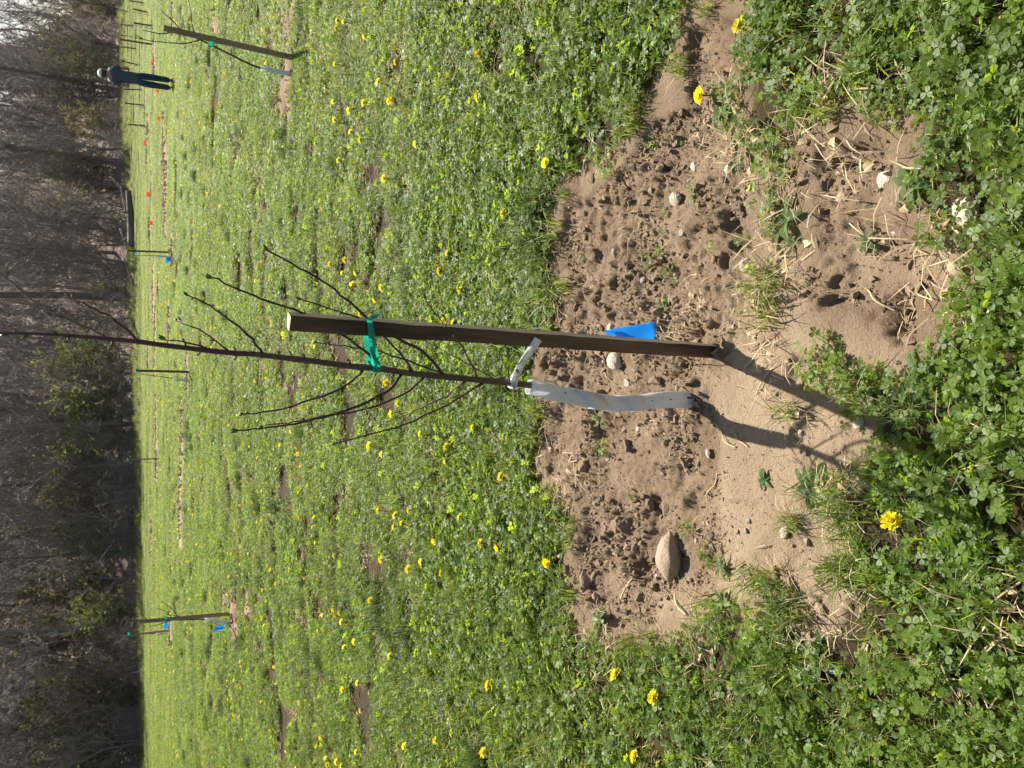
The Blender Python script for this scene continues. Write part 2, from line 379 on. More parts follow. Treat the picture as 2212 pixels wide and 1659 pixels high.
class MB:                          # collects tubes and boxes for ONE mesh
    def __init__(s): s.V = []; s.F = []
    def tube(s, pts, rad, n=6, cap=True):
        pts = [Vector(p) for p in pts]; k = len(pts)
        if not isinstance(rad, (list, tuple)): rad = [rad] * k
        T = [(pts[min(i + 1, k - 1)] - pts[max(i - 1, 0)]).normalized() for i in range(k)]
        u = T[0].orthogonal().normalized(); b0 = len(s.V)
        for i in range(k):
            u = (u - T[i] * u.dot(T[i])).normalized(); v = T[i].cross(u)
            for j in range(n):
                a = 2 * math.pi * j / n; s.V.append(pts[i] + (u * math.cos(a) + v * math.sin(a)) * rad[i])
        for i in range(k - 1):
            for j in range(n):
                a = b0 + i * n + j; b = b0 + i * n + (j + 1) % n; s.F.append((a, b, b + n, a + n))
        if cap:
            s.F.append(tuple(b0 + j for j in reversed(range(n)))); s.F.append(tuple(b0 + (k - 1) * n + j for j in range(n)))
        return s
    def blob(s, c, r, seed=0, sub=1, sc=(1, 1, 1)):
        bm = bmesh.new(); bmesh.ops.create_icosphere(bm, subdivisions=sub, radius=1); b0 = len(s.V); R = random.Random(seed)
        for v in bm.verts:
            k = r * R.uniform(.85, 1.12); s.V.append(Vector(c) + Vector((v.co.x * sc[0], v.co.y * sc[1], v.co.z * sc[2])) * k)
        bm.verts.index_update()
        for f in bm.faces: s.F.append(tuple(b0 + v.index for v in f.verts))
        bm.free(); return s
    def build(s, name, mat, parent=None, smooth=True, origin=None):
        V = s.V if origin is None else [Vector(v) - Vector(origin) for v in s.V]
        return link(name, mesh(name, V, s.F, smooth), mat, parent)

def smooth_path(P, per=4):
    P = [Vector(p) for p in P]
    if len(P) < 3: return P
    out = []
    for i in range(len(P) - 1):
        p0 = P[max(i - 1, 0)]; p1 = P[i]; p2 = P[i + 1]; p3 = P[min(i + 2, len(P) - 1)]
        for k in range(per):
            t = k / per
            out.append(.5 * ((2 * p1) + (p2 - p0) * t + (2 * p0 - 5 * p1 + 4 * p2 - p3) * t * t + (3 * p1 - p0 - 3 * p2 + p3) * t ** 3))
    out.append(P[-1]); return out

# ------------------------------------------------------------------ ground, split into meadow ground and the bare soil patch
def build_ground():
    rows = list(np.arange(-6, .7, .35)) + list(np.arange(.7, 3.3, .0062))
    y = rows[-1]; st = .0062
    while y < 260:
        st = max(st * 1.045, .0062); st = min(st, y * .017 + .004); y += st; rows.append(y)
    rows = np.array(rows)
    t = np.concatenate([np.linspace(-5, -1.06, 24), np.linspace(-1, 1, 640), np.linspace(1.06, 5, 24)])
    wv = np.maximum(1.75, .75 + .60 * rows)
    X = wv[:, None] * t[None, :]; Y = np.repeat(rows[:, None], len(t), 1)
    x = X.ravel(); y = Y.ravel(); m = near_soil(x, y)
    Z = terrain(x, y) + relief(x, y, m)
    fs = far_soil(x, y)
    Z = Z + fs * .03 * fbm(x * 8, y * 8, 51, 3) + fs * np.clip(.02 + .0022 * y, .02, .07)
    co = np.stack([x, y, Z], 1).astype(np.float32)
    nr, nc = X.shape
    i = np.arange((nr - 1) * nc).reshape(nr - 1, nc)[:, :-1]
    F = np.stack([i, i + 1, i + nc + 1, i + nc], -1).reshape(-1, 4)
    fm = m[F].mean(1) > .5
    mg = np.zeros(len(x)); kk = (y < 4.4) & (y > .5) & (np.abs(x) < 3.2); mg[kk] = soil_margin(x[kk], y[kk], .10)
    attrs = {'soil': np.maximum(np.maximum(m, fs), mg * .9), 'wood': sstep(-1.5, 1.0, y - edge_y(x) + 1.2 * fbm(x * .5, y * .5, 88, 3)),
             'rough': rough_at(x, y), 'distant': sstep(7, 28, y)}
    for nm, sel, mat in (('meadow_ground', ~fm, MAT['ground']), ('bare_soil_patch', fm, MAT['soil'])):
        f = F[sel]; u, inv = np.unique(f, return_inverse=True); f = inv.reshape(-1, 4)
        me = bpy.data.meshes.new(nm); me.vertices.add(len(u)); me.vertices.foreach_set('co', co[u].ravel())
        me.loops.add(f.size); me.loops.foreach_set('vertex_index', f.ravel().astype(np.int32))
        me.polygons.add(len(f)); me.polygons.foreach_set('loop_start', (np.arange(len(f)) * 4).astype(np.int32))
        me.polygons.foreach_set('use_smooth', np.ones(len(f), bool)); me.update(calc_edges=True)
        for k, a in attrs.items():
            at_ = me.attributes.new(k, 'FLOAT', 'POINT'); at_.data.foreach_set('value', a[u].astype(np.float32))
        o = link(nm, me, mat); o['kind'] = 'structure'
    bpy.data.objects['meadow_ground']['label'] = 'meadow ground rising gently to the wooded hillside'
    bpy.data.objects['bare_soil_patch']['label'] = 'dug-over patch of bare tan soil around the sapling'
build_ground()

# ------------------------------------------------------------------ plant prototypes (vertex arrays) and scattering
class PV:                          # plant vertices: positions, faces, material index, tint
    def __init__(s): s.V = []; s.F = []; s.M = []; s.T = []
    def face(s, pts, mi, tint):
        b = len(s.V); s.V += [tuple(p) for p in pts]; s.T += [tint] * len(pts); s.F.append(tuple(range(b, b + len(pts)))); s.M.append(mi)
    def arr(s): return np.array(s.V, float), s.F, s.M, np.array(s.T)
PM = [MAT['clover'], MAT['grass'], MAT['straw'], MAT['weed']]
def rotm(yaw, tilt, taz):
    return Matrix.Rotation(taz, 3, 'Z') @ Matrix.Rotation(tilt, 3, 'X') @ Matrix.Rotation(yaw, 3, 'Z')
def add_clover(p, R, cx, cy, h, L):
    tint = R.random(); M3 = rotm(R.uniform(0, 6.28), abs(R.gauss(.35, .45)), R.uniform(0, 6.28)); c = Vector((cx, cy, h))
    for k in range(3):
        A = Matrix.Rotation(k * 2.094 + R.uniform(-.15, .15), 3, 'Z'); f = R.uniform(.05, .4); l = L * R.uniform(.88, 1.1)
        P = [c + M3 @ (A @ Vector(q)) for q in [(0, .04 * l, 0), (.36 * l, .36 * l, f * .30 * l), (.42 * l, .78 * l, f * .36 * l), (0.05 * l, .98 * l, .05 * l), (-.05 * l, .98 * l, .05 * l), (-.42 * l, .78 * l, f * .36 * l), (-.36 * l, .36 * l, f * .30 * l)]]
        p.face([P[0], P[1], P[2], P[3]], 0, tint); p.face([P[0], P[4], P[5], P[6]], 0, tint)
    g = Vector((cx * .8, cy * .8, 0)); s_ = Vector((.0007, 0, 0))
    p.face([g - s_, g + s_, c + s_, c - s_], 0, tint)
def add_blade(p, R, cx, cy, L, wd, lean, mi, seg=3, z0=0):
    a = R.uniform(0, 6.28); d = Vector((math.cos(a), math.sin(a), 0)); s_ = Vector((-d.y, d.x, 0)); tint = R.random()
    tw = R.uniform(-.6, .6); pts = []
    for i in range(seg + 1):
        t = i / seg; ang = lean * (t ** 1.2)
        pos = Vector((cx, cy, z0)) + d * (L * t * math.sin(ang)) + Vector((0, 0, L * t * math.cos(ang) * (1 - .1 * t)))
        w_ = wd * (1 - t ** 1.7) * .5 + .0002; q = s_ * math.cos(tw * t) + Vector((0, 0, 1)) * math.sin(tw * t) * .5
        pts.append((pos - q * w_, pos + q * w_))
    for i in range(seg): p.face([pts[i][0], pts[i][1], pts[i + 1][1], pts[i + 1][0]], mi, tint)
def add_straw(p, R, cx, cy, L, wd):
    a = R.uniform(0, 6.28); d = Vector((math.cos(a), math.sin(a), R.uniform(-.1, .35))); s_ = Vector((-d.y, d.x, R.uniform(-.5, .5))).normalized() * wd * .5
    c = Vector((cx, cy, R.uniform(.004, .03))); tint = R.random(); mid = c + d * L * .5 + Vector((0, 0, R.uniform(0, .2) * L)); e = c + d * L
    p.face([c - s_, c + s_, mid + s_, mid - s_], 2, tint); p.face([mid - s_, mid + s_, e + s_ * .3, e - s_ * .3], 2, tint)
def add_leaf(p, R, base, az, L, wd, up, droop, mi, tint=None, nl=5):
    d = Vector((math.cos(az), math.sin(az), 0)); s_ = Vector((-d.y, d.x, 0)); tint = R.random() if tint is None else tint; rows = []
    for i in range(nl + 1):
        t = i / nl; ang = up - droop * t
        pos = Vector(base) + d * L * t * math.cos(ang) + Vector((0, 0, L * t * math.sin(ang)))
        w_ = wd * .5 * (math.sin(math.pi * min(1, .08 + t * .92)) ** .8) + .0006
        fold = Vector((0, 0, w_ * .45)); rows.append((pos - s_ * w_ + fold, pos, pos + s_ * w_ + fold))
    for i in range(nl):
        a, b = rows[i], rows[i + 1]; p.face([a[0], a[1], b[1], b[0]], mi, tint); p.face([a[1], a[2], b[2], b[1]], mi, tint)
def add_rosette(p, R, cx, cy, n, L, wd):
    for k in range(n):
        add_leaf(p, R, (cx, cy, .004), k * 6.283 / n + R.uniform(-.4, .4), L * R.uniform(.65, 1.1), wd * R.uniform(.8, 1.2), R.uniform(.35, 1.0), R.uniform(.3, 1.0), 3)

def clump(kind, seed):
    R = random.Random(seed); p = PV()
    def disc(r):
        a = R.uniform(0, 6.28); q = r * math.sqrt(R.random()); return q * math.cos(a), q * math.sin(a)
    if kind == 'clover':
        for _ in range(24):
            x, y = disc(.075); add_clover(p, R, x, y, R.uniform(.010, .062), R.uniform(.0105, .0185))
        for _ in range(5):
            x, y = disc(.07); add_blade(p, R, x, y, R.uniform(.04, .09), .0026, R.uniform(.2, 1.1), 1)
    elif kind == 'sprig':
        for _ in range(7):
            x, y = disc(.03); add_clover(p, R, x, y, R.uniform(.008, .03), R.uniform(.008, .014))
        for _ in range(3):
            x, y = disc(.02); add_blade(p, R, x, y, R.uniform(.03, .06), .0024, R.uniform(.4, 1.3), 1)
    elif kind == 'grass':
        for _ in range(34):
            x, y = disc(.035); add_blade(p, R, x, y, R.uniform(.05, .135), R.uniform(.002, .0042), R.uniform(.1, 1.15), 1)
        for _ in range(6):
            x, y = disc(.04); add_blade(p, R, x, y, R.uniform(.05, .1), .003, R.uniform(.5, 1.4), 2)
    elif kind == 'straw':
        for _ in range(16):
            x, y = disc(.08); add_straw(p, R, x, y, R.uniform(.03, .08), R.uniform(.0011, .0030))
        for _ in range(2):
            x, y = disc(.07); add_leaf(p, R, (x, y, .012), R.uniform(0, 6.28), R.uniform(.025, .045), .014, .3, .8, 2)
    elif kind == 'weed':
        add_rosette(p, R, 0, 0, R.randint(5, 8), R.uniform(.06, .11), R.uniform(.014, .026))
    return p.arr()
LIB = {k: [clump(k, 100 * i + s) for s in range(n)] for i, (k, n) in enumerate([('clover', 7), ('sprig', 5), ('grass', 6), ('straw', 6), ('weed', 5)])}

def arr_mesh(name, parts, mats):
    V = np.concatenate([p[0] for p in parts]); F = []; Mi = []; T = np.concatenate([p[3] for p in parts]); b = 0
    for p in parts:
        F += [tuple(i + b for i in f) for f in p[1]]; Mi += p[2]; b += len(p[0])
    me = bpy.data.meshes.new(name); me.from_pydata(V.tolist(), [], F); me.update()
    me.polygons.foreach_set('material_index', Mi)
    a = me.attributes.new('tint', 'FLOAT', 'POINT'); a.data.foreach_set('value', T.astype(np.float32))
    for m in mats: me.materials.append(m)
    return me
def moved(p, x, y, yaw, s, sz=None):
    c, n_ = math.cos(yaw), math.sin(yaw); V = p[0] * s
    if sz: V[:, 2] *= sz / s
    W = np.stack([V[:, 0] * c - V[:, 1] * n_ + x, V[:, 0] * n_ + V[:, 1] * c + y, V[:, 2]], 1)
    return (W, p[1], p[2], p[3])
def patch(seed, half, counts, s, hz=None):  # a square of meadow, several plants merged into one prototype
    R = random.Random(seed); parts = []
    for k, n in counts.items():
        for _ in range(n):
            q = R.choice(LIB[k]); parts.append(moved(q, R.uniform(-half, half), R.uniform(-half, half), R.uniform(0, 6.28), s * R.uniform(.8, 1.25), None if hz is None else hz * R.uniform(.7, 1.2)))
    return parts
def proto_col(name, meshes):
    c = bpy.data.collections.new(name)
    for i, me in enumerate(meshes):
        o = bpy.data.objects.new('%s_%02d' % (name, i), me); c.objects.link(o)
    return c
def scatter(name, pcol, nproto, pos, rot, scale, label=None):
    n_ = len(pos); me = bpy.data.meshes.new(name); me.vertices.add(n_); me.vertices.foreach_set('co', np.asarray(pos, np.float32).ravel())
    for nm, tp, dat, key in (('rot', 'FLOAT_VECTOR', rot, 'vector'), ('scl', 'FLOAT', scale, 'value'), ('idx', 'INT', rng.integers(0, nproto, n_), 'value')):
        a = me.attributes.new(nm, tp, 'POINT'); a.data.foreach_set(key, np.asarray(dat, np.int32 if tp == 'INT' else np.float32).ravel())
    o = link(name, me); o['kind'] = 'stuff'
    if label: o['label'] = label
    g = bpy.data.node_groups.new(name, 'GeometryNodeTree')
    g.interface.new_socket('Geometry', in_out='INPUT', socket_type='NodeSocketGeometry'); g.interface.new_socket('Geometry', in_out='OUTPUT', socket_type='NodeSocketGeometry')
    gi = g.nodes.new('NodeGroupInput'); go = g.nodes.new('NodeGroupOutput')
    ci = g.nodes.new('GeometryNodeCollectionInfo'); ci.inputs[0].default_value = pcol; ci.inputs[1].default_value = True; ci.inputs[2].default_value = True
    ip = g.nodes.new('GeometryNodeInstanceOnPoints'); ip.inputs['Pick Instance'].default_value = True
    def na(nm, t):
        x = g.nodes.new('GeometryNodeInputNamedAttribute'); x.data_type = t; x.inputs[0].default_value = nm; return x.outputs[0]
    er = g.nodes.new('FunctionNodeEulerToRotation'); g.links.new(na('rot', 'FLOAT_VECTOR'), er.inputs[0])
    L = g.links.new
    L(gi.outputs[0], ip.inputs['Points']); L(ci.outputs[0], ip.inputs['Instance']); L(na('idx', 'INT'), ip.inputs['Instance Index'])
    L(er.outputs[0], ip.inputs['Rotation']); L(na('scl', 'FLOAT'), ip.inputs['Scale']); L(ip.outputs[0], go.inputs[0])
    md = o.modifiers.new('scatter', 'NODES'); md.node_group = g
    return o
def wedge(y0, y1, dens, slope=.56, pad=1.7):
    """Random points on the ground between two distances, across the view and a step beside it."""
    W = slope * y1 + pad; n_ = int((y1 - y0) * 2 * W * dens)
    y = rng.uniform(y0, y1, n_); x = rng.uniform(-W, W, n_); k = np.abs(x) < slope * y + pad
    return x[k], y[k]
def eul(n_, tilt=.12):
    return np.stack([rng.normal(0, tilt, n_), rng.normal(0, tilt, n_), rng.uniform(0, 6.283, n_)], 1)

def stuff(name, kind, xs, ys, smin, smax, tilt=.12, label=None, lift=0.0):
    pc = proto_col(kind + '_clump_' + name, [arr_mesh(kind + '_clump', [q], PM) for q in LIB[kind]])
    z = surf(xs, ys); n_ = len(xs)
    return scatter(name, pc, len(LIB[kind]), np.stack([xs, ys, z + lift], 1), eul(n_, tilt), rng.uniform(smin, smax, n_), label)
def keep(x, y, prob): k = rng.random(len(x)) < prob; return x[k], y[k]

def near_plants():
    x, y = wedge(.62, 4.3, 300); m = near_soil(x, y)
    n1 = fbm(x * 1.6, y * 1.6, 14, 3)
    m = np.maximum(m, soil_margin(x, y, .06)); m = np.maximum(m, .42 * sstep(-.05, .05, poly_sd(x, y, SPARSE) + .06 * fbm(x * 8, y * 8, 33, 3))); x1, y1 = keep(x, y, (1 - m) ** 3 * np.clip(.85 + .9 * n1, .55, 1)); stuff('clover', 'clover', x1, y1, np.where(soil_margin(x1, y1, .16) > .3, .62, .8), np.where(soil_margin(x1, y1, .16) > .3, .95, 1.25), .15, 'green clover carpeting the ground around the bare soil')
    x, y = wedge(.62, 4.3, 150); m = near_soil(x, y); n2 = fbm(x * 2.1 + 9, y * 2.1, 15, 3)
    m = np.maximum(m, soil_margin(x, y, .015)); x2, y2 = keep(x, y, (1 - m) ** 3 * np.clip(.42 - 1.2 * n2, .16, .9)); stuff('grass', 'grass', x2, y2, .6, 1.15, .15, 'tufts of green grass growing through the clover')
    x, y = wedge(.62, 4.3, 130); m = near_soil(x, y); n3 = fbm(x * 1.7 - 4, y * 1.7 + 3, 16, 3)
    x3, y3 = keep(x, y, np.clip(.34 + 1.3 * n3, .08, .95) * np.where(m > .5, .07, 1)); stuff('dry_grass', 'straw', x3, y3, .7, 1.3, .1, 'dry straw and dead blades between the green plants')
    x, y = wedge(.62, 4.3, 10); m = near_soil(x, y)
    x4, y4 = keep(x, y, (1 - np.maximum(m, soil_margin(x, y, .04)))); stuff('weeds', 'weed', x4, y4, .6, 1.2, .1, 'broad-leaved weeds growing among the clover')
    x, y = wedge(.8, 3.4, 34, .56, .5); m = near_soil(x, y); n5 = fbm(x * 5, y * 5, 19, 2)
    k = (m > .6) & (rng.random(len(x)) < np.clip(.25 + 1.2 * n5, .02, 1)); stuff('clover_sprigs', 'sprig', x[k], y[k], .6, 1.2, .2, 'small clover sprigs sprouting in the bare soil')
near_plants()

def mid_plants():
    def field(name, y0, y1, half, counts, s, dens, label, hz, cut=.35):
        ms = [arr_mesh('meadow_patch', patch(900 + i + int(y0 * 10), half, counts, s, hz), PM) for i in range(7)]
        pc = proto_col('meadow_patch_' + name, ms); x, y = wedge(y0, y1, dens, .52, 2.2)
        k = (y < edge_y(x) - .3) & (far_soil(x, y) < cut) & (near_soil(x, y) < .3); x, y = x[k], y[k]
        scatter(name, pc, 7, np.stack([x, y, terrain(x, y) + relief(x, y)], 1), np.stack([np.zeros(len(x)), np.zeros(len(x)), rng.uniform(0, 6.283, len(x))], 1), rng.uniform(.85, 1.2, len(x)), label)
    field('meadow_plants', 4.15, 8, .11, dict(clover=9, grass=5, straw=9, weed=1), .92, 30, 'clover, grass and straw of the meadow behind the sapling', .85)
    field('meadow_sward', 7.9, 16, .2, dict(clover=22, grass=9, straw=20, weed=2), 1.05, 12, 'sunlit green sward of the middle of the meadow', .85)
    field('meadow_turf', 15.8, 32, .4, dict(clover=34, grass=20, straw=34, weed=2), 1.4, 4.2, 'yellow-green turf farther up the meadow', .75)
    field('meadow_grass', 31.5, 76, .8, dict(clover=26, grass=34, straw=46, weed=2), 1.9, 1.15, 'short grass at the far side of the meadow', .75)
mid_plants()
def dark_tufts():
    pc = proto_col('coarse_tuft', [arr_mesh('coarse_tuft', [moved(LIB['grass'][(i + j) % 6], .02 * math.cos(j * 2.1), .02 * math.sin(j * 2.1), j * 1.7, 1.15) for j in range(4)], [MAT['tuft'], MAT['tuft'], MAT['straw'], MAT['weed']]) for i in range(3)])
    x, y = wedge(2.7, 22, .55, .5, .4); x = np.repeat(x, 3) + rng.normal(0, .07, len(x) * 3); y = np.repeat(y, 3) + rng.normal(0, .05, len(y) * 3)
    k = (near_soil(x, y) < .2) & (far_soil(x, y) < .2); x, y = x[k], y[k]
    scatter('coarse_grass', pc, 3, np.stack([x, y, surf(x, y)], 1), eul(len(x), .1), rng.uniform(.8, 1.3, len(x)), 'darker coarse grass tufts dotted over the meadow')
dark_tufts()

# crumbs of soil and grit
def crumb_meshes():
    out = []
    for s in range(6):
        R = random.Random(s + 50); bm = bmesh.new(); bmesh.ops.create_icosphere(bm, subdivisions=1, radius=1); e_ = (R.uniform(.8, 1.5), R.uniform(.7, 1.1), R.uniform(.5, .8))
        for v in bm.verts: v.co = Vector((v.co.x * e_[0], v.co.y * e_[1], v.co.z * e_[2])) * R.uniform(.6, 1.25)
        me = bpy.data.meshes.new('crumb'); bm.to_mesh(me); bm.free(); me.materials.append(MAT['soil'] if s < 5 else MAT['stone']); out.append(me)
    return out
def crumbs():
    pc = proto_col('soil_crumb', crumb_meshes()); X, Y, S_ = [], [], []
    for dens, s0, s1, base in ((15000, .0013, .0028, .10), (3200, .0028, .0055, .04), (1500, .0055, .0115, .0), (150, .010, .018, 0.), (16, .016, .026, 0.)):
        x, y = wedge(.8, 3.4, dens, .56, .5); m = near_soil(x, y); rg = rough_at(x, y); cl = np.clip(.35 + 1.9 * fbm(x * 6, y * 6, 97, 3), .03, 1)
        k = (m > .3) & (rng.random(len(x)) < base + (1 - base) * rg * cl); X.append(x[k]); Y.append(y[k]); S_.append(rng.uniform(s0, s1, k.sum()))
    x = np.concatenate(X); y = np.concatenate(Y); s = np.concatenate(S_); n_ = len(x)
    scatter('soil_crumbs', pc, 6, np.stack([x, y, surf(x, y) + s * .3], 1), eul(n_, 1.5), s, 'crumbs and small clods of dry soil lying on the bare patch')
    pl = proto_col('soil_litter', [arr_mesh('litter', [q], PM) for q in LIB['straw']]); x, y = wedge(.8, 3.4, 60, .56, .5); m = near_soil(x, y); k = (m > .5) & (rng.random(len(x)) < np.clip(.3 + 1.5 * fbm(x * 4, y * 4, 98, 3), .05, 1))
    scatter('soil_litter', pl, 6, np.stack([x[k], y[k], surf(x[k], y[k])], 1), eul(k.sum(), .15), rng.uniform(.3, .7, k.sum()), 'bits of dry straw and root scattered on the bare soil')
    x, y = [], []
    for (sx, sy, hl, hd, am) in STRIPS:
        q = int(hl * hd * 260 * am) + 8; x += list(rng.normal(sx, hl * .5, q)); y += list(rng.normal(sy, hd * .5, q))
    x = np.array(x); y = np.array(y); s = rng.uniform(.008, .035, len(x)) * np.clip(y / 14, .6, 1.5)
    fz = far_soil(x, y); scatter('soil_clods', pc, 6, np.stack([x, y, terrain(x, y) + fz * np.clip(.02 + .0022 * y, .02, .07) + s * .2], 1), eul(len(x), 1.5), s, 'clods of dug soil in the planting strips across the meadow')
crumbs()

# ------------------------------------------------------------------ the wood behind the meadow
def bare_tree(R, h, r0, start, nl, spread, twigs=6, lean=0.0, multi=1):
    tr, cr = MB(), MB(); 
    for q in range(multi):
        la = R.uniform(0, 6.28); lx, ly = math.cos(la) * (lean + (.12 if multi > 1 else 0)), math.sin(la) * (lean + (.12 if multi > 1 else 0))
        pts = []; px_ = py_ = 0
        for i in range(9):
            t = i / 8; pts.append(Vector((lx * h * t + px_, ly * h * t + py_, h * t - (.3 if i == 0 else 0)))); px_ += R.gauss(0, .012) * h; py_ += R.gauss(0, .012) * h
        rr = r0 * (1 if q == 0 else R.uniform(.6, .9)); rad = [rr * (1.25 if i == 0 else (1 - .82 * (i / 8) ** .9)) for i in range(9)]
        pts = smooth_path(pts, 2); rad = list(np.interp(np.linspace(0, 8, len(pts)), range(9), rad)); tr.tube(pts, rad, 8)
        for k in range(nl):
            t = start + (1 - start) * (k + R.random()) / nl; i = min(int(t * (len(pts) - 1)), len(pts) - 2); p = pts[i].copy()
            az = k * 2.4 + R.uniform(-.5, .5); L = spread * h * (1.15 - .75 * t) * R.uniform(.6, 1.1); el = R.uniform(.3, 1.0) + .3 * t
            d = Vector((math.cos(az) * math.cos(el), math.sin(az) * math.cos(el), math.sin(el))); lp = [p]; r1 = rad[i] * R.uniform(.3, .5)
            for s in range(5):
                d = (d + Vector((R.gauss(0, .14), R.gauss(0, .14), R.gauss(.07, .1)))).normalized(); lp.append(lp[-1] + d * L / 5)
            cr.tube(lp, [r1 * (1 - .8 * s / 5) + .006 for s in range(6)], 5, False)
            for b in range(6):
                s = R.uniform(.6, 4.9); a = lp[int(s)].lerp(lp[min(int(s) + 1, 5)], s % 1); bd = (d + Vector((R.gauss(0, .7), R.gauss(0, .7), R.gauss(.2, .5)))).normalized(); bl = L * R.uniform(.22, .45)
                bp = [a, a + bd * bl * .5, a + (bd + Vector((R.gauss(0, .2), R.gauss(0, .2), .2))).normalized() * bl]
                cr.tube(bp, [.022, .016, .008], 3, False)
                for tw in range(twigs):
                    s2 = R.random(); q0 = bp[0].lerp(bp[2], s2); td = (bd + Vector((R.gauss(0, .8), R.gauss(0, .8), R.gauss(.1, .7)))).normalized(); tl = bl * R.uniform(.25, .55)
                    cr.tube([q0, q0 + td * tl * .5 + Vector((0, 0, R.gauss(0, .04))), q0 + td * tl], [.014, .011, .006], 3, False)
    return tr, cr
def copy_tree(o, parent=None):
    c = o.copy(); COL.objects.link(c)
    if parent is not None: c.parent = parent
    for ch in o.children: copy_tree(ch, c)
    return c
def place(o, x, y, rz, s=1.0):
    o.location = (x, y, float(terrain(x, y))); o.rotation_euler = (0, 0, rz); o.scale = (s, s, s)
def forest():
    R = random.Random(3)
    G1 = 'tall bare trees of the wood'; G2 = 'small twiggy trees of the wood'; G3 = 'leafing shrubs along the wood edge'
    protos1 = []
    for i in range(6):
        t = empty('bare_tree', (0, 0, 0), 'tall bare dark-trunked tree standing in the wood behind the meadow', 'tree', G1)
        a, b = bare_tree(R, R.uniform(15, 20), R.uniform(.11, .22), R.uniform(.14, .3), 24, .24, 8, R.uniform(0, .05))
        a.build('trunk', MAT['bark'] if i % 2 else MAT['bark_grey'], t); b.build('crown', MAT['branch'], t); protos1.append(t)
    protos2 = []
    for i in range(6):
        t = empty('understory_tree', (0, 0, 0), 'small bare many-stemmed tree full of thin twigs among the tall trunks', 'tree', G2)
        a, b = bare_tree(R, R.uniform(6, 9), R.uniform(.045, .075), .10, 15, .33, 8, .06, R.choice([1, 2, 3]))
        a.build('trunk', MAT['bark_grey'], t); b.build('crown', MAT['branch'], t); protos2.append(t)
    used = {}
    def put(protos, x, y, s):
        k = R.randrange(len(protos)); t = protos[k]
        if k in used.get(id(protos), ()): t = copy_tree(t)
        used.setdefault(id(protos), set()).add(k); place(t, x, y, R.uniform(0, 6.28), s)
        a = x / y; e = y - float(edge_y(x)); side = 'left part' if a < -.15 else ('right part' if a > .18 else 'middle'); dp = 'at the front' if e < 10 else ('well inside' if e < 30 else 'deep inside')
        t['label'] = ('tall bare dark-trunked tree %s of the %s of the wood' if protos is protos1 else 'small bare twiggy tree %s of the %s of the wood') % (dp, side)
    n = 0; tries = 0; spots = []
    while n < 150 and tries < 6000:
        tries += 1
        a = R.uniform(-.56, .58); e = float(edge_y(a * 58)); d = e + 2.5 + 75 * R.random() ** 1.35; x = a * d
        if d < edge_y(x) + 2 or any((x - u) ** 2 + (d - v) ** 2 < 5.0 for u, v in spots): continue
        if a > .34 and R.random() < .65: continue
        spots.append((x, d)); put(protos1, x, d, R.uniform(.8, 1.25)); n += 1
    n = 0; spots = []
    while n < 250:
        a = R.uniform(-.56, .58); e = float(edge_y(a * 58)); d = e + 1.2 + 60 * R.random() ** 1.4; x = a * d
        if d < edge_y(x) + 1 or any((x - u) ** 2 + (d - v) ** 2 < 2.0 for u, v in spots): continue
        if a > .36 and R.random() < .6: continue
        spots.append((x, d)); put(protos2, x, d, R.uniform(.7, 1.3)); n += 1
    for P in (protos1, protos2):    # a prototype never placed
        for k, t in enumerate(P):
            if k not in used.get(id(P), ()):
                for ch in list(t.children): bpy.data.objects.remove(ch)
                bpy.data.objects.remove(t)
    # leafing shrubs: thin stems with many young leaves
    def shrub(name, label, cat, grp, h, wd, nleaf, lsize, mat, seed):
        Q = random.Random(seed); t = empty(name, (0, 0, 0), label, cat, grp); st = MB(); tips = []
        for k in range(9):
            a = Q.uniform(0, 6.28); r = wd * math.sqrt(Q.random()); hh = h * (1 - .5 * (r / wd) ** 2) * Q.uniform(.75, 1.05)
            p = smooth_path([(.1 * math.cos(a), .1 * math.sin(a), -.1), (.4 * r * math.cos(a), .4 * r * math.sin(a), hh * .45), (r * math.cos(a), r * math.sin(a), hh)], 3)
            st.tube(p, [.03 * (1 - .8 * i / (len(p) - 1)) for i in range(len(p))], 4, False)
            for b in range(9):
                s = Q.uniform(.25, 1) * (len(p) - 1); q0 = p[int(s)]; d = Vector((Q.gauss(0, 1), Q.gauss(0, 1), Q.gauss(.4, .6))).normalized() * h * Q.uniform(.1, .24)
                st.tube([q0, q0 + d * .5, q0 + d], [.012, .009, .005], 3, False); tips.append((q0, d))
        st.build('stems', MAT['branch'], t)
        pv = PV()
        for _ in range(nleaf):
            q0, d = Q.choice(tips); c = q0 + d * Q.uniform(.2, 1.15) + Vector((Q.gauss(0, .08), Q.gauss(0, .08), Q.gauss(0, .08))) * h * .25
            u = Vector((Q.gauss(0, 1), Q.gauss(0, 1), Q.gauss(0, 1))).normalized(); v = u.orthogonal().normalized(); l = lsize * Q.uniform(.6, 1.4)
            pv.face([c, c + u * l * .5 + v * l * .3, c + u * l, c + u * l * .5 - v * l * .3], 0, Q.random())
        fo = link('foliage', arr_mesh('foliage', [pv.arr()], [mat]), None, t); return t
    shr = [shrub('leafing_shrub', ['loose shrub with sparse ochre young leaves at the foot of the wood', 'shrub with sparse yellow-green young leaves at the foot of the wood'][i % 2], 'shrub', G3, R.uniform(4.2, 6.0), R.uniform(1.6, 2.4), 2600, .17, MAT['shrub' if i % 2 else 'shrub_ochre'], 40 + i) for i in range(4)]
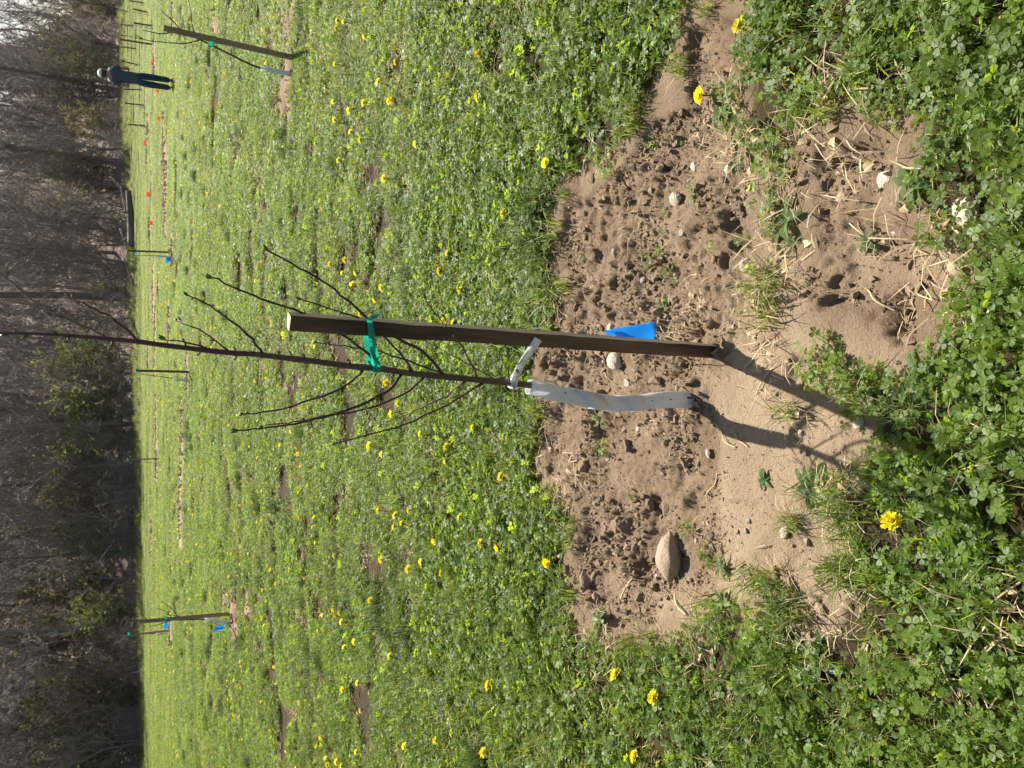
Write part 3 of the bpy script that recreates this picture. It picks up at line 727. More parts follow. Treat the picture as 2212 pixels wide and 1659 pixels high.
    spots = [(-.35, 3, 1.35), (-.40, 4, 1.5), (-.44, 3, 1.2), (-.375, 6, 1.55), (-.30, 5, 1.0), (-.25, 3, 1.0), (-.22, 7, 1.3), (-.18, 3, 1.1), (-.15, 6, 1.35), (-.12, 3, 1.1), (-.095, 5, 1.3), (-.06, 3, 1.2),
             (-.03, 3, 1.15), (-.005, 3, 1.15), (.03, 4, 1.3), (.215, 6, 1.2), (.235, 9, 1.2), (.10, 4, .6), (.29, 5, .9), (.32, 8, 1.3), (.35, 5, 1.0), (.37, 8, 1.25), (.41, 6, .8), (.45, 4, .7), (-.47, 5, 1.3), (-.27, 9, 1.4)]
    kinds = [0, 1, 1, 1, 0, 1, 0, 1, 1, 0, 1, 1, 1, 1, 1, 0, 1, 1, 0, 0, 1, 0, 0, 0, 1, 0]
    labs = {1: 'tall shrub in fresh yellow-green leaf at the left end of the wood edge', 13: 'broad bush in fresh green leaf directly behind the sapling tip', 15: 'loose shrub with ochre young leaves at the wood edge left of the person'}
    placed = []; seen_ = set()
    for i, (a, dd, s) in enumerate(spots):
        j = kinds[i] + 2 * (i % 2); t = shr[j] if j not in seen_ else copy_tree(shr[j]); seen_.add(j)
        y = float(edge_y(a * 56)) + dd; place(t, a * y, y, R.uniform(0, 6.28), s)
        placed.append(t)
    for i, l in labs.items(): placed[i]['label'] = l; del placed[i]['group']
    ev = [shrub('evergreen', 'dark evergreen standing deep in the wood at far left', 'tree', 'dark evergreens in the wood', 7, 1.9, 2600, .16, MAT['needle'], 61)]
    for i, (a, y, s) in enumerate([(-.405, 75, 1.5), (-.43, 82, 1.6), (-.36, 86, 1.5)]):
        t = ev[0] if i == 0 else copy_tree(ev[0]); place(t, a * y, y, i, s)
    # thicket of bare brush
    ms = []
    for s in range(6):
        Q = random.Random(700 + s); b = MB()
        for k in range(16):
            a = Q.uniform(0, 6.28); r = Q.uniform(0, .9); h = Q.uniform(.7, 2.4); p0 = Vector((r * math.cos(a), r * math.sin(a), -.05)); d = Vector((Q.gauss(0, .3), Q.gauss(0, .3), 1)); p = [p0, p0 + d * h * .5, p0 + (d + Vector((Q.gauss(0, .35), Q.gauss(0, .35), -.1))) * h]
            b.tube(p, [.014, .010, .005], 3, False)
            for t in range(8):
                q = p[0].lerp(p[2], Q.uniform(.25, 1)); e = Vector((Q.gauss(0, .7), Q.gauss(0, .7), Q.gauss(.3, .6))) * Q.uniform(.15, .5); b.tube([q, q + e * .5, q + e + Vector((0, 0, -.05))], [.008, .006, .004], 3, False)
        me = mesh('brush_clump', b.V, b.F); me.materials.append(MAT['branch']); ms.append(me)
    pc = proto_col('brush_clump', ms); n_ = 1900
    a = rng.uniform(-.62, .66, n_); d = .6 + 75 * rng.random(n_) ** 1.5; x = a * 62; y = edge_y(x) + d; x = a * y; y = np.maximum(y, edge_y(x) + .3)
    k = (y - edge_y(x) > 9) | (rng.random(n_) < .4); x, y = x[k], y[k]; n_ = len(x)
    scatter('undergrowth', pc, 6, np.stack([x, y, terrain(x, y)], 1), eul(n_, .12), rng.uniform(.6, 1.35, n_), 'tangle of bare grey-brown brush filling the wood edge')
    # dry bank of pale grass along the meadow's far edge
    ms = []
    for s in range(4):
        parts = []; Q = random.Random(800 + s)
        for _ in range(14): parts.append(moved(Q.choice(LIB['straw' if Q.random() < .6 else 'grass']), Q.uniform(-.6, .6), Q.uniform(-.4, .4), Q.uniform(0, 6.28), Q.uniform(2.0, 3.4)))
        ms.append(arr_mesh('dry_tuft', parts, [MAT['straw'], MAT['grass'], MAT['straw'], MAT['weed']]))
    pc = proto_col('dry_tuft', ms); n_ = 900; x = rng.uniform(-32, 44, n_); y = edge_y(x) + rng.normal(-.2, .9, n_)
    scatter('dry_bank_grass', pc, 4, np.stack([x, y, terrain(x, y)], 1), eul(n_, .05), rng.uniform(.7, 1.3, n_), 'pale dry grass along the foot of the wood')
    # individual trees and dead wood
    def bigtree(label, base, paths, rads, mat, name='crooked_tree'):
        t = empty(name, base, label, 'tree'); tr = MB(); Q = random.Random(int(base[0] * 10) + 999); cr = MB()
        for j, (P, (ra, rb)) in enumerate(zip(paths, rads)):
            p = smooth_path([Vector(q) for q in P], 4); n_ = len(p)
            (tr if j == 0 else cr).tube(p, [ra + (rb - ra) * i / (n_ - 1) for i in range(n_)], 8)
            for k in range(10):
                q = p[int(Q.uniform(.35, 1) * (n_ - 1))]; d = Vector((Q.gauss(0, .8), Q.gauss(0, .5), Q.gauss(.6, .5))).normalized(); L = Q.uniform(1.2, 3)
                lp = [q, q + d * L * .4, q + (d + Vector((Q.gauss(0, .3), 0, .3))) * L * .9]; cr.tube(lp, [.05, .03, .012], 4, False)
                for m_ in range(9):
                    a0 = lp[0].lerp(lp[2], Q.random()); e = Vector((Q.gauss(0, .5), Q.gauss(0, .5), Q.gauss(.3, .4))) * Q.uniform(.4, 1.1); cr.tube([a0, a0 + e * .5, a0 + e], [.014, .010, .005], 3, False)
        tr.build('trunk', mat, t); cr.build('branches', MAT['branch'], t)
    def B(a, y): return (a * y, y, float(terrain(a * y, y)))
    bigtree('large leaning tree with two thick bowed limbs, behind the sapling to its left', B(-.052, 61), [[(0, 0, -.2), (.3, 0, 2.2), (1.2, .2, 4.6), (1.6, .3, 7), (1.2, .3, 10.5)], [(.9, .1, 4), (1.9, -.3, 5.2), (2.9, -.5, 7.2), (3.2, -.6, 10)], [(1.5, .3, 6), (.6, 0, 7.6), (-.4, 0, 10)]], [(.34, .16), (.20, .07), (.16, .06)], MAT['bark'])
    bigtree('dark bowed tree leaning left high in the wood, left of the sapling', B(-.19, 66), [[(0, 0, -.2), (.2, 0, 3), (1.0, 0, 5.6), (2.3, 0, 7.6), (3.0, 0, 11)], [(.5, 0, 4.5), (-.4, .2, 6.5), (-.6, .2, 9)]], [(.30, .14), (.15, .06)], MAT['bark'])
    bigtree('thick dark straight trunk deep in the wood just right of the sapling tip', B(.095, 60), [[(0, 0, -.2), (.05, 0, 4), (-.1, 0, 8), (.1, 0, 13)], [(0, 0, 6), (1.2, .2, 7.5), (1.8, .2, 10)]], [(.26, .16), (.12, .05)], MAT['bark'])
    bigtree('forked tree with a dark double trunk in the wood left of the person', B(.245, 69), [[(0, 0, -.2), (.1, 0, 3.5), (.2, 0, 6), (.8, 0, 10), (.9, 0, 13)], [(.2, 0, 5), (-.6, 0, 7.5), (-.9, 0, 11)]], [(.30, .14), (.2, .08)], MAT['bark'])
    for i, (lab, P, r) in enumerate([
        ('pale broken trunk leaning in the wood behind the sapling tip', [B(.0, 63), None], .10),
        ]):
        b = Vector(B(.005, 62)); t = MB(); t.tube([b + Vector((-1.1, 0, 3.2)), b + Vector((-.4, .1, 5)), b + Vector((.1, .2, 6.8))], [.14, .12, .06], 7)
        tag(t.build('broken_trunk', MAT['pale']), lab, 'dead trunk')
    def log(lab, px, py, dx, r, mat, dz=.1, br=3, bend=.3):
        g = gnd(px, py); Q = random.Random(int(px * 7 + py)); t = MB()
        p = smooth_path([g + Vector((-dx, 0, r * .6)), g + Vector((0, bend, r * .7 + dz * .5)), g + Vector((dx, 0, r + dz))], 4); n_ = len(p)
        t.tube(p, [r * (1 - .45 * i / (n_ - 1)) for i in range(n_)], 8)
        for k in range(br):
            q = p[Q.randrange(2, n_)]; d = Vector((Q.gauss(0, .6), Q.gauss(0, .3), Q.uniform(.4, 1.0))) * Q.uniform(.5, 1.1); t.tube([q, q + d * .5, q + d + Vector((.1, 0, .05))], [r * .35, r * .25, r * .1], 5)
        tag(t.build('fallen_log', mat), lab, 'log', 'fallen logs at the wood edge')
    log('thick dark fallen log at the wood edge, right of the small blue flag', 292, 472, 1.7, .28, MAT['bark'], .1, 4)
    log('bleached fallen branch sloping up beside the dark log at the wood edge', 284, 528, 1.0, .11, MAT['pale'], .55, 1)
    log('thin pale fallen branch lying over the thick dark log', 281, 450, 1.5, .08, MAT['pale'], .5, 3)
    log('thin pale stick lying on the meadow edge below the left end of the wood', 312, 1470, .7, .06, MAT['pale'], .05, 1)
    log('grey fallen bough in the brush left of the centre stake', 292, 592, .9, .08, MAT['bark_grey'], .5, 2)
forest()

# ------------------------------------------------------------------ the staked peach sapling in the foreground
TY = GUARD_B.y
def dpath(P, Y0, dY):              # a branch: picture positions, drifting away from the trunk's plane by dY at its tip
    n_ = len(P); return smooth_path([at(*p, Y0 + dY * (i / (n_ - 1))) for i, p in enumerate(P)], 3)
def sapling():
    base = GUARD_B.copy()
    root = empty('peach_sapling', base, 'young bare peach tree with budding brown branches, tied to the dark stake in the foreground', 'sapling')
    tp = [z6(1550, 915), z6(1150, 985), z6(800, 950), (1150, 833), (1025, 820), (965, 814), (885, 806), (817, 796), (757, 791), (683, 781), (632, 775), (549, 765), (494, 762), (372, 748), (298, 738), (223, 731), (125, 723), (40, 720), (-45, 719)]
    tw = [20, 19, 17, 16, 15, 15, 14.5, 14, 13.5, 13, 12.8, 12, 11.5, 10.5, 10, 9, 7.5, 6, 3]
    P = [at(*p, TY + (.012 if 0 < i < 3 else 0)) for i, p in enumerate(tp)]; P[0] = base + Vector((0, 0, -.03))
    pp = smooth_path(P, 4); rr = np.interp(np.linspace(0, len(tp) - 1, len(pp)), range(len(tp)), [q * .47 * 2.08 / FPX for q in tw])
    R = random.Random(5); rr = [r * R.uniform(.94, 1.07) for r in rr]
    n1 = int(len(pp) * .62); t = MB()
    t.tube(pp[:n1 + 1], rr[:n1 + 1], 12); t.build('trunk', MAT['bark_light'], root, origin=base)
    t = MB(); t.tube(pp[n1:], rr[n1:], 10)
    t.build('leader', MAT['twig_red'], root, origin=base)
    buds = MB(); green = MB()
    def bud(p, d, s, g=False):
        d = Vector(d).normalized(); (green if g else buds).tube([p, p + d * s * .5, p + d * s], [s * .22, s * .26, s * .03], 5)
    def spur(mb, p, d, L, r): d = Vector(d).normalized(); mb.tube([p, p + d * L * .6, p + (d + Vector((0, 0, .5))).normalized() * L], [r, r * .9, r * .6], 5)
    sp = MB()
    for k in range(26):
        i = R.randrange(int(len(pp) * .3), len(pp) - 3); d = Vector((R.gauss(0, 1), R.gauss(0, .8), R.uniform(.1, .6)))
        d.normalize(); q = pp[i] + Vector((d.x, d.y, 0)).normalized() * rr[i] * .8
        L = R.uniform(.006, .02); spur(sp, q, d, L, .0024); bud(q + d * L * .8, d + Vector((0, 0, 1)), R.uniform(.006, .011), R.random() < .45)
    sp.build('spurs', MAT['twig'], root, origin=base)['kind'] = 'stuff'
    for k in range(5): bud(pp[-1 - k], (R.gauss(0, .5), R.gauss(0, .5), 1), .018, True)
    BR = [  # (positions, drift in depth at the tip, px width at root, shoot colour)
        ([z5(910, 1010), z5(830, 915), z5(700, 810), z5(500, 690), z5(350, 610), z5(165, 545), z5(0, 480), z2(1690, 605), z2(1540, 535)], -.16, 7.5, 0),
        ([z5(1365, 1060), z5(1290, 950), z5(1180, 860), z5(1000, 775), z5(870, 700), z5(780, 610), z5(640, 490), z5(450, 350), z5(270, 250), z5(100, 165)], -.20, 8.5, 0),
        ([z5(1150, 1035), z5(1110, 965), z5(960, 790), z5(860, 700), z5(700, 630), z5(540, 580), z5(345, 515)], -.14, 6.2, 0),
        ([z5(1385, 1055), z5(1110, 960), z5(930, 895), z5(740, 865), z5(600, 845), z5(450, 822)], .12, 5, 0),
        ([z5(1620, 1090), z5(1560, 940), z5(1470, 815), z5(1390, 705), z5(1300, 590), z5(1235, 505)], -.22, 5, 1),
        ([z5(1765, 1105), z5(1580, 1000), z5(1400, 905), z5(1245, 815)], .10, 4, 1),
        ([z5(785, 1030), z5(700, 1110), z5(560, 1190), z5(350, 1265), z5(200, 1310), z5(0, 1340), z2(1760, 1528)], .08, 7, 0),
        ([z5(1065, 1060), z5(1000, 1155), z5(850, 1240), z5(700, 1305), z5(520, 1365), z5(300, 1415), z5(140, 1435), z5(0, 1455), z2(1715, 1650)], -.10, 7.5, 0),
        ([z5(1230, 1080), z5(1130, 1175), z5(950, 1260), z5(700, 1335), z5(560, 1352), z5(350, 1395), z5(200, 1415), z5(60, 1430)], .12, 6.5, 0),
        ([z5(1530, 1110), z5(1400, 1210), z5(1220, 1300), z5(1080, 1360), z5(920, 1420)], .14, 5, 1),
        ([z5(1660, 1125), z5(1480, 1235), z5(1300, 1330), z5(1100, 1420), z5(880, 1480), z5(600, 1550)], -.12, 6, 1),
        ([z5(1885, 1130), z5(1890, 1220), z5(1875, 1280)], -.05, 5, 1),
        ([z2(990, 1000), z2(940, 930), z2(800, 830), z2(690, 775), z2(600, 720), z2(530, 700)], -.08, 6.5, 1),
        ([z2(765, 975), z2(680, 920), z2(600, 890), z2(500, 845), z2(400, 805), z2(345, 800)], .06, 5, 1),
        ([z2(1560, 1075), z2(1400, 1025), z2(1280, 1000), z2(1190, 990)], -.06, 5, 0),
        ([z2(1660, 1075), z2(1500, 950), z2(1330, 870), z2(1290, 845)], .07, 4.5, 1),
        ([z2(1905, 1095), z2(1830, 985), z2(1720, 890), z2(1600, 800), z2(1480, 720), z2(1365, 670)], -.10, 6.5, 0)]
    for (P, dY, wd, red) in BR:
        p = dpath(P, TY, dY); n_ = len(p); t = MB(); r0 = wd * .43 * 2.05 / FPX
        p = [q if i == 0 else q + Vector((R.gauss(0, .0013), R.gauss(0, .0013), R.gauss(0, .0013))) for i, q in enumerate(p)]
        rr_ = [r0 * (1.35 if i == 0 else 1) * (1 - .55 * i / (n_ - 1)) * R.uniform(.9, 1.1) for i in range(n_)]
        t.tube(p, rr_, 7); br = t.build('branch', MAT['twig_red'] if red else MAT['twig'], root, origin=base)
        L = sum((p[i + 1] - p[i]).length for i in range(n_ - 1)); nb = max(2, int(L / .035))
        for k in range(nb):
            i = R.randrange(2, n_ - 1); d = (p[i + 1] - p[i]).normalized(); s_ = d.orthogonal().normalized(); s_.rotate(Matrix.Rotation(R.uniform(0, 6.28), 3, d))
            q = p[i].lerp(p[i + 1], R.random()) + s_ * rr_[i] * .7; bud(q, d * .9 + s_ * .7, R.uniform(.006, .012), R.random() < .3)
        d = (p[-1] - p[-2]).normalized()
        for k in range(2): bud(p[-1], d + Vector((R.gauss(0, .3), R.gauss(0, .3), .1)), R.uniform(.010, .018), R.random() < .6)
    buds.build('buds', MAT['bud'], root, origin=base)['kind'] = 'stuff'; green.build('green_buds', MAT['budgreen'], root, origin=base)['kind'] = 'stuff'
    return pp, rr
TRUNK, TRAD = sapling()

def stake(name, base, top, side, yaw, mat, label, group=None, depth=.12, cat='stake'):
    root = empty(name, base, label, cat, group)
    ax = Vector(top) - Vector(base); L = ax.length; q = Vector((0, 0, 1)).rotation_difference(ax)
    bm = bmesh.new(); n_ = 26; R = random.Random(int(base[0] * 1000) % 9999); rings = []; c = side / 2; ch = side * .07
    prof = [(-c + ch, -c), (c - ch, -c), (c, -c + ch), (c, c - ch), (c - ch, c), (-c + ch, c), (-c, c - ch), (-c, -c + ch)]
    for i in range(n_ + 1):
        z = -depth + (L + depth) * i / n_; ring = []; wob = (R.gauss(0, .0006), R.gauss(0, .0006))
        for (a, b) in prof:
            k = 1 + R.gauss(0, .006); zz = z - (R.uniform(0, .003) if i == n_ else 0)
            ring.append(bm.verts.new((a * k + wob[0], b * k + wob[1], zz)))
        rings.append(ring)
    for i in range(n_):
        for j in range(8): bm.faces.new((rings[i][j], rings[i][(j + 1) % 8], rings[i + 1][(j + 1) % 8], rings[i + 1][j]))
    bm.normal_update()
    bmesh.ops.rotate(bm, verts=bm.verts, cent=(0, 0, 0), matrix=Matrix.Rotation(yaw, 3, 'Z'))
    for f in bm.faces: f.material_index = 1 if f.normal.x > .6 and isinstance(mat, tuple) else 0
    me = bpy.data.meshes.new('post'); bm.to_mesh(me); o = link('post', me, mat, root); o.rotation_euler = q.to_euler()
    bm2 = bmesh.new(); vs_ = [bm2.verts.new(v.co) for v in rings[-1]]; bm2.faces.new(vs_); bm.free()
    me = bpy.data.meshes.new('end_grain'); bm2.to_mesh(me); bm2.free(); e = link('end_grain', me, MAT['cut'], root); e.rotation_euler = q.to_euler()
    return root
SB = STAKE_B.copy(); SB.z = surf1(SB.x, SB.y)
ST = at(622, 694, SB.y + .015)
# the post's broad dark face looks left of the camera, its narrow right side has light painted in as paler wood
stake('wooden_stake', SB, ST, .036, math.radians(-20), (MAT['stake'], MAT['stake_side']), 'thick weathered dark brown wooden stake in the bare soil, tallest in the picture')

def guard_tube(name, P, radii, label, group=None, pitch=.085, vents=(), nr=40, seg=4, base=None, thick=.0012):
    p = smooth_path(P, seg); n_ = len(p); rad = list(np.interp(np.linspace(0, len(P) - 1, n_), range(len(P)), radii))
    T = [(p[min(i + 1, n_ - 1)] - p[max(i - 1, 0)]).normalized() for i in range(n_)]; V = []; F = []; s = 0
    for i in range(n_):
        if i: s += (p[i] - p[i - 1]).length
        u = Vector((1, 0, 0)); u = (u - T[i] * u.dot(T[i])).normalized(); v = T[i].cross(u)
        for j in range(nr):
            a = 2 * math.pi * j / nr; fr = (j / nr + s / pitch) % 1.0
            r = rad[i] * (1 + .03 * (fr - .5)) * (1 + .012 * math.sin(3 * a + s * 30)); V.append(p[i] + (u * math.cos(a) + v * math.sin(a)) * r)
    for i in range(n_ - 1):
        for j in range(nr):
            if (i, j) in vents: continue
            F.append((i * nr + j, i * nr + (j + 1) % nr, (i + 1) * nr + (j + 1) % nr, (i + 1) * nr + j))
    b = Vector(base if base is not None else P[0]); V = [q - b for q in V]
    o = link(name, mesh(name, V, F), MAT['guard']); o.location = b
    m = o.modifiers.new('thickness', 'SOLIDIFY'); m.thickness = thick; m.offset = -1
    return tag(o, label, 'tree guard', group)
GP = [z6(1575, 925), z6(1420, 955), z6(1250, 973), z6(1080, 985), z6(950, 970), z6(800, 945), z6(600, 905), z6(365, 850)]
gb = GUARD_B.copy(); gb.z = surf1(gb.x, gb.y)
GPP = [gb + Vector((0, 0, -.012))] + [at(*q, TY - .004 + (.012 if 1 < i < 5 else 0)) for i, q in enumerate(GP)][1:]
rv = random.Random(12); vents = set()
for (i, j) in [(3, 37), (4, 37), (3, 38), (4, 38), (10, 36), (13, 38), (18, 36), (58, 36), (62, 38), (66, 40), (70, 37), (55, 40)]: vents.add((i, j))
guard_tube('tree_guard', GPP, [.0262, .0245, .0225, .0225, .0225, .0220, .0218, .0205], 'white plastic spiral guard around the base of the foreground sapling, bent in the middle', None, .11, vents, 48, 12, gb)

def ribbon(mb, P, W):
    b = len(mb.V)
    for p, w_ in zip(P, W): mb.V += [Vector(p) - Vector(w_), Vector(p) + Vector(w_)]
    for i in range(len(P) - 1): mb.F.append((b + 2 * i, b + 2 * i + 1, b + 2 * i + 3, b + 2 * i + 2))
def tie():
    c0 = at(815, 797, TY); mb = MB(); yt = TY - .012; ys = SB.y - .024
    def strand(E, n_=4):           # edges given pairwise along the strand
        A = smooth_path([e[0] for e in E], n_); B = smooth_path([e[1] for e in E], n_); ribbon(mb, [(p + q) / 2 for p, q in zip(A, B)], [(q - p) / 2 for p, q in zip(A, B)])
    strand([(at(*z5(922, 1040), TY - .004), at(*z5(866, 1045), TY - .004)), (at(*z5(925, 1010), yt), at(*z5(862, 1015), yt)), (at(*z5(900, 905), yt - .02), at(*z5(845, 905), yt - .022)), (at(*z5(882, 790), ys), at(*z5(832, 780), ys)),
            (at(*z5(866, 700), ys - .002), at(*z5(824, 690), ys - .002)), (at(*z5(850, 664), ys + .006), at(*z5(812, 655), ys + .006)), (at(*z5(846, 650), ys + .03), at(*z5(806, 642), ys + .03))])
    strand([(at(*z5(872, 1042), TY + .002), at(*z5(824, 1040), TY + .002)), (at(*z5(868, 1012), TY + .008), at(*z5(818, 1005), TY + .008)), (at(*z5(850, 900), TY + .0), at(*z5(806, 895), TY + .004)), (at(*z5(836, 790), SB.y + .03), at(*z5(792, 785), SB.y + .03)), (at(*z5(830, 700), SB.y + .03), at(*z5(795, 690), SB.y + .03))])
    strand([(at(*z5(905, 1012), yt - .002), at(*z5(880, 1012), yt - .002)), (at(*z5(872, 900), yt - .024), at(*z5(852, 890), yt - .024)), (at(*z5(846, 770), ys - .003), at(*z5(826, 760), ys - .003))])
    e = at(*z5(846, 655), ys + .004)
    for k in range(3): q = [e, e + Vector((.006, -.004, -.004 - .005 * k)), e + Vector((.009 + .002 * k, -.002, -.014 - .004 * k))]; ribbon(mb, q, [Vector((.003, .002, 0))] * 3)
    tag(mb.build('tie_tape', MAT['tape'], origin=c0), 'shiny green plastic tape tying the foreground sapling to the dark stake', 'tie tape').location = c0
tie()

def label_tag():
    def tz(x, y): return ((1960 + x / 6.635) * .5486, (1300 + y / 6.635) * .5486)
    Y = TY - .014; root_p = at(*tz(370, 1440), TY - .010)
    root = empty('plant_tag', root_p, 'white plant tag with black lettering looped round the sapling above its guard', 'tag')
    # strip: three stations along the tag, each with its two edges, bowing toward the viewer
    L = [tz(372, 1168), tz(520, 880), tz(760, 500), tz(968, 182)]; Rr = [tz(560, 1232), tz(722, 905), tz(965, 560), tz(1153, 291)]
    Ys = [Y - .006, Y - .030, Y - .072, SB.y - .045]
    A = smooth_path([at(*p, q) for p, q in zip(L, Ys)], 4); B = smooth_path([at(*p, q) for p, q in zip(Rr, Ys)], 4); mb = MB()
    for a, b in zip(A, B): mb.V += [a, b]
    for i in range(len(A) - 1): mb.F.append((2 * i, 2 * i + 1, 2 * i + 3, 2 * i + 2))
    o = mb.build('strip', MAT['white'], root, origin=root_p); s = o.modifiers.new('t', 'SOLIDIFY'); s.thickness = .0006; s.offset = -1
    # the slot end folded back and round the trunk
    mb = MB(); c = TRUNK[min(range(len(TRUNK)), key=lambda i: abs(TRUNK[i].z - root_p.z))]; up = (A[0] - B[0]).normalized()
    pts = [at(*tz(470, 1200), Y - .0075), at(*tz(455, 1300), Y - .011), at(*tz(410, 1400), TY - .0135), at(*tz(350, 1490), TY - .011), c + Vector((-.0125, -.001, -.003)), c + Vector((-.006, .010, 0)), c + Vector((.007, .010, .003)), at(*tz(330, 1290), TY - .004), at(*tz(400, 1220), Y - .004)]
    f = smooth_path(pts, 4); hw = []
    for i in range(len(f)):
        t = i / (len(f) - 1); T_ = (f[min(i + 1, len(f) - 1)] - f[max(i - 1, 0)]).normalized(); nrm = (f[i] - c); nrm = (nrm - T_ * nrm.dot(T_)).normalized() if t > .25 else Vector((0, -1, 0))
        hw.append(T_.cross(nrm).normalized() * .0125 * (.8 + .2 * math.sin(t * 3)))
    ribbon(mb, f, hw); o = mb.build('loop', MAT['white'], root, origin=root_p); s = o.modifiers.new('t', 'SOLIDIFY'); s.thickness = .0006
    # print
    def put(text, p, q, Yp, height, mat):
        cu = bpy.data.curves.new('t', 'FONT'); cu.body = text; cu.size = 1; cu.align_x = 'LEFT'; cu.offset = .012
        ob = bpy.data.objects.new('t', cu); me = bpy.data.meshes.new_from_object(ob); bpy.data.objects.remove(ob); bpy.data.curves.remove(cu)
        P, Q = at(*tz(*p), Yp[0]), at(*tz(*q), Yp[1]); xs = [v.co.x for v in me.vertices]; t = (Q - P); wd = max(xs) - min(xs); e = t / wd
        vw = Vector((0, 0, CAM_H)) - P; up_ = vw.normalized().cross(e.normalized()).normalized() * height
        for v in me.vertices: v.co = P + e * (v.co.x - min(xs)) + up_ * v.co.y - root_p
        me.materials.append(mat); return link('lettering', me, None, root)
    off = -.0016
    put('CONTENDER PEACH', (577, 905), (815, 545), (Ys[1] + off, Ys[2] + off + .002), .0074, MAT['ink'])
    put('HALFORD', (652, 925), (738, 792), (Ys[1] + off, Ys[1] + off - .012), .0052, MAT['ink_grey'])
    # the nursery's small round tree emblem with lines of fine print beneath
    mb = MB(); mb2 = MB(); Yp = Ys[0] - .012
    def dot(m_, x, y, r):
        b = len(m_.V); m_.V += [at(*tz(x + r * math.cos(a), y + r * math.sin(a)), Yp) for a in np.linspace(0, 6.28, 10, False)]; m_.F.append(tuple(b + k for k in range(10)))
    def bar(m_, x0, y0, x1, y1, h):
        d = Vector((x1 - x0, y1 - y0)).normalized(); n_ = Vector((-d.y, d.x)) * h; b = len(m_.V)
        m_.V += [at(*tz(x + s_ * n_.x, y + s_ * n_.y), Yp) for (x, y, s_) in ((x0, y0, -1), (x1, y1, -1), (x1, y1, 1), (x0, y0, 1))]; m_.F.append((b, b + 1, b + 2, b + 3))
    for (x, y, r) in [(508, 1040, 26), (492, 1062, 22), (530, 1030, 16), (512, 1020, 18)]: dot(mb, x, y, r)
    bar(mb, 505, 1060, 530, 1090, 6)
    for k in range(3):
        x, y = 545 + 24 * k, 1128 + 12 * k - 60
        bar(mb if k != 1 else mb2, 505 + 20 * k, 1130 + 12 * k, 552 + 18 * k, 1052 + 14 * k, 7 if k != 1 else 5)
    for k in range(4): bar(mb2, 440 + 22 * k, 1100 - 4 * k + 8 * k, 460 + 20 * k, 1070 + 8 * k, 3)
    mb.build('emblem', MAT['ink'], root, False, root_p); mb2.build('fine_print', MAT['ink_grey'], root, False, root_p)
label_tag()

def guard_mud():
    n = MAT['guard'].node_tree; b = next(q for q in n.nodes if q.type == 'BSDF_PRINCIPLED'); src = b.inputs['Base Color'].links[0].from_socket
    v = opos(n); sx = N(n, 'ShaderNodeSeparateXYZ'); n.links.new(v, sx.inputs[0]); f = noise(n, 45, 5, .7, v)
    a = N(n, 'ShaderNodeMath', operation='MULTIPLY_ADD'); n.links.new(f, a.inputs[0]); a.inputs[1].default_value = .16; n.links.new(sx.outputs[2], a.inputs[2])
    r = ramp(n, a.outputs[0], [(.060, .85), (.115, 0.)]); sp = ramp(n, noise(n, 160, 2, .5, v), [(.70, 0.), (.74, .6)])
    c = mixc(n, sp, src, (.30, .21, .14)); c = mixc(n, r, c, (.30, .21, .14)); n.links.new(c, b.inputs['Base Color'])
guard_mud()
def overlap_strip():
    p = smooth_path(GPP, 12); n_ = len(p); g = bpy.data.objects['tree_guard']; rad = np.interp(np.linspace(0, 7, n_), range(8), [.0262, .0245, .0225, .0225, .0225, .0220, .0218, .0205]); mb = MB(); s = 0; A = []; W = []
    for i in range(n_ - 1):
        for q in range(8):
            t = q / 8; c = p[i].lerp(p[i + 1], t); T = (p[i + 1] - p[i]).normalized(); s += (p[i + 1] - p[i]).length / 8
            u = Vector((1, 0, 0)); u = (u - T * u.dot(T)).normalized(); v = T.cross(u); a = s / .15 * 6.283 + 2.2; A.append(c + (u * math.cos(a) + v * math.sin(a)) * (rad[i] * 1.03 + .0003)); W.append(T * .044)
    ribbon(mb, A[100:-110], W[100:-110]); o = mb.build('overlap_strip', MAT['guard'], g, origin=gb); m = o.modifiers.new('t', 'SOLIDIFY'); m.thickness = .0006
overlap_strip()

def flag(base, P, mat, label, group=None, wire_pts=None, fold=.006):
    """A marker flag: a plastic sheet (grid of points) on a wire stem."""
    root = empty('marker_flag', base, label, 'marker flag', group); b = Vector(base)
    t = MB(); t.tube(wire_pts, .0016 if b.y < 4 else .004, 6); t.build('wire', MAT['wire'], root, origin=b)
    m = MB(); nu, nv = 9, 7
    for i in range(nu):
        for j in range(nv):
            u, v = i / (nu - 1), j / (nv - 1); q = (P[0] * (1 - u) + P[1] * u) * (1 - v) + (P[3] * (1 - u) + P[2] * u) * v
            m.V.append(q + Vector((0, fold * math.sin(u * 4 + v * 3), fold * .3 * math.sin(v * 6))))
    for i in range(nu - 1):
        for j in range(nv - 1): a = i * nv + j; m.F.append((a, a + 1, a + nv + 1, a + nv))
    o = m.build('sheet', mat, root, origin=b); s = o.modifiers.new('t', 'SOLIDIFY'); s.thickness = .0005
    return root
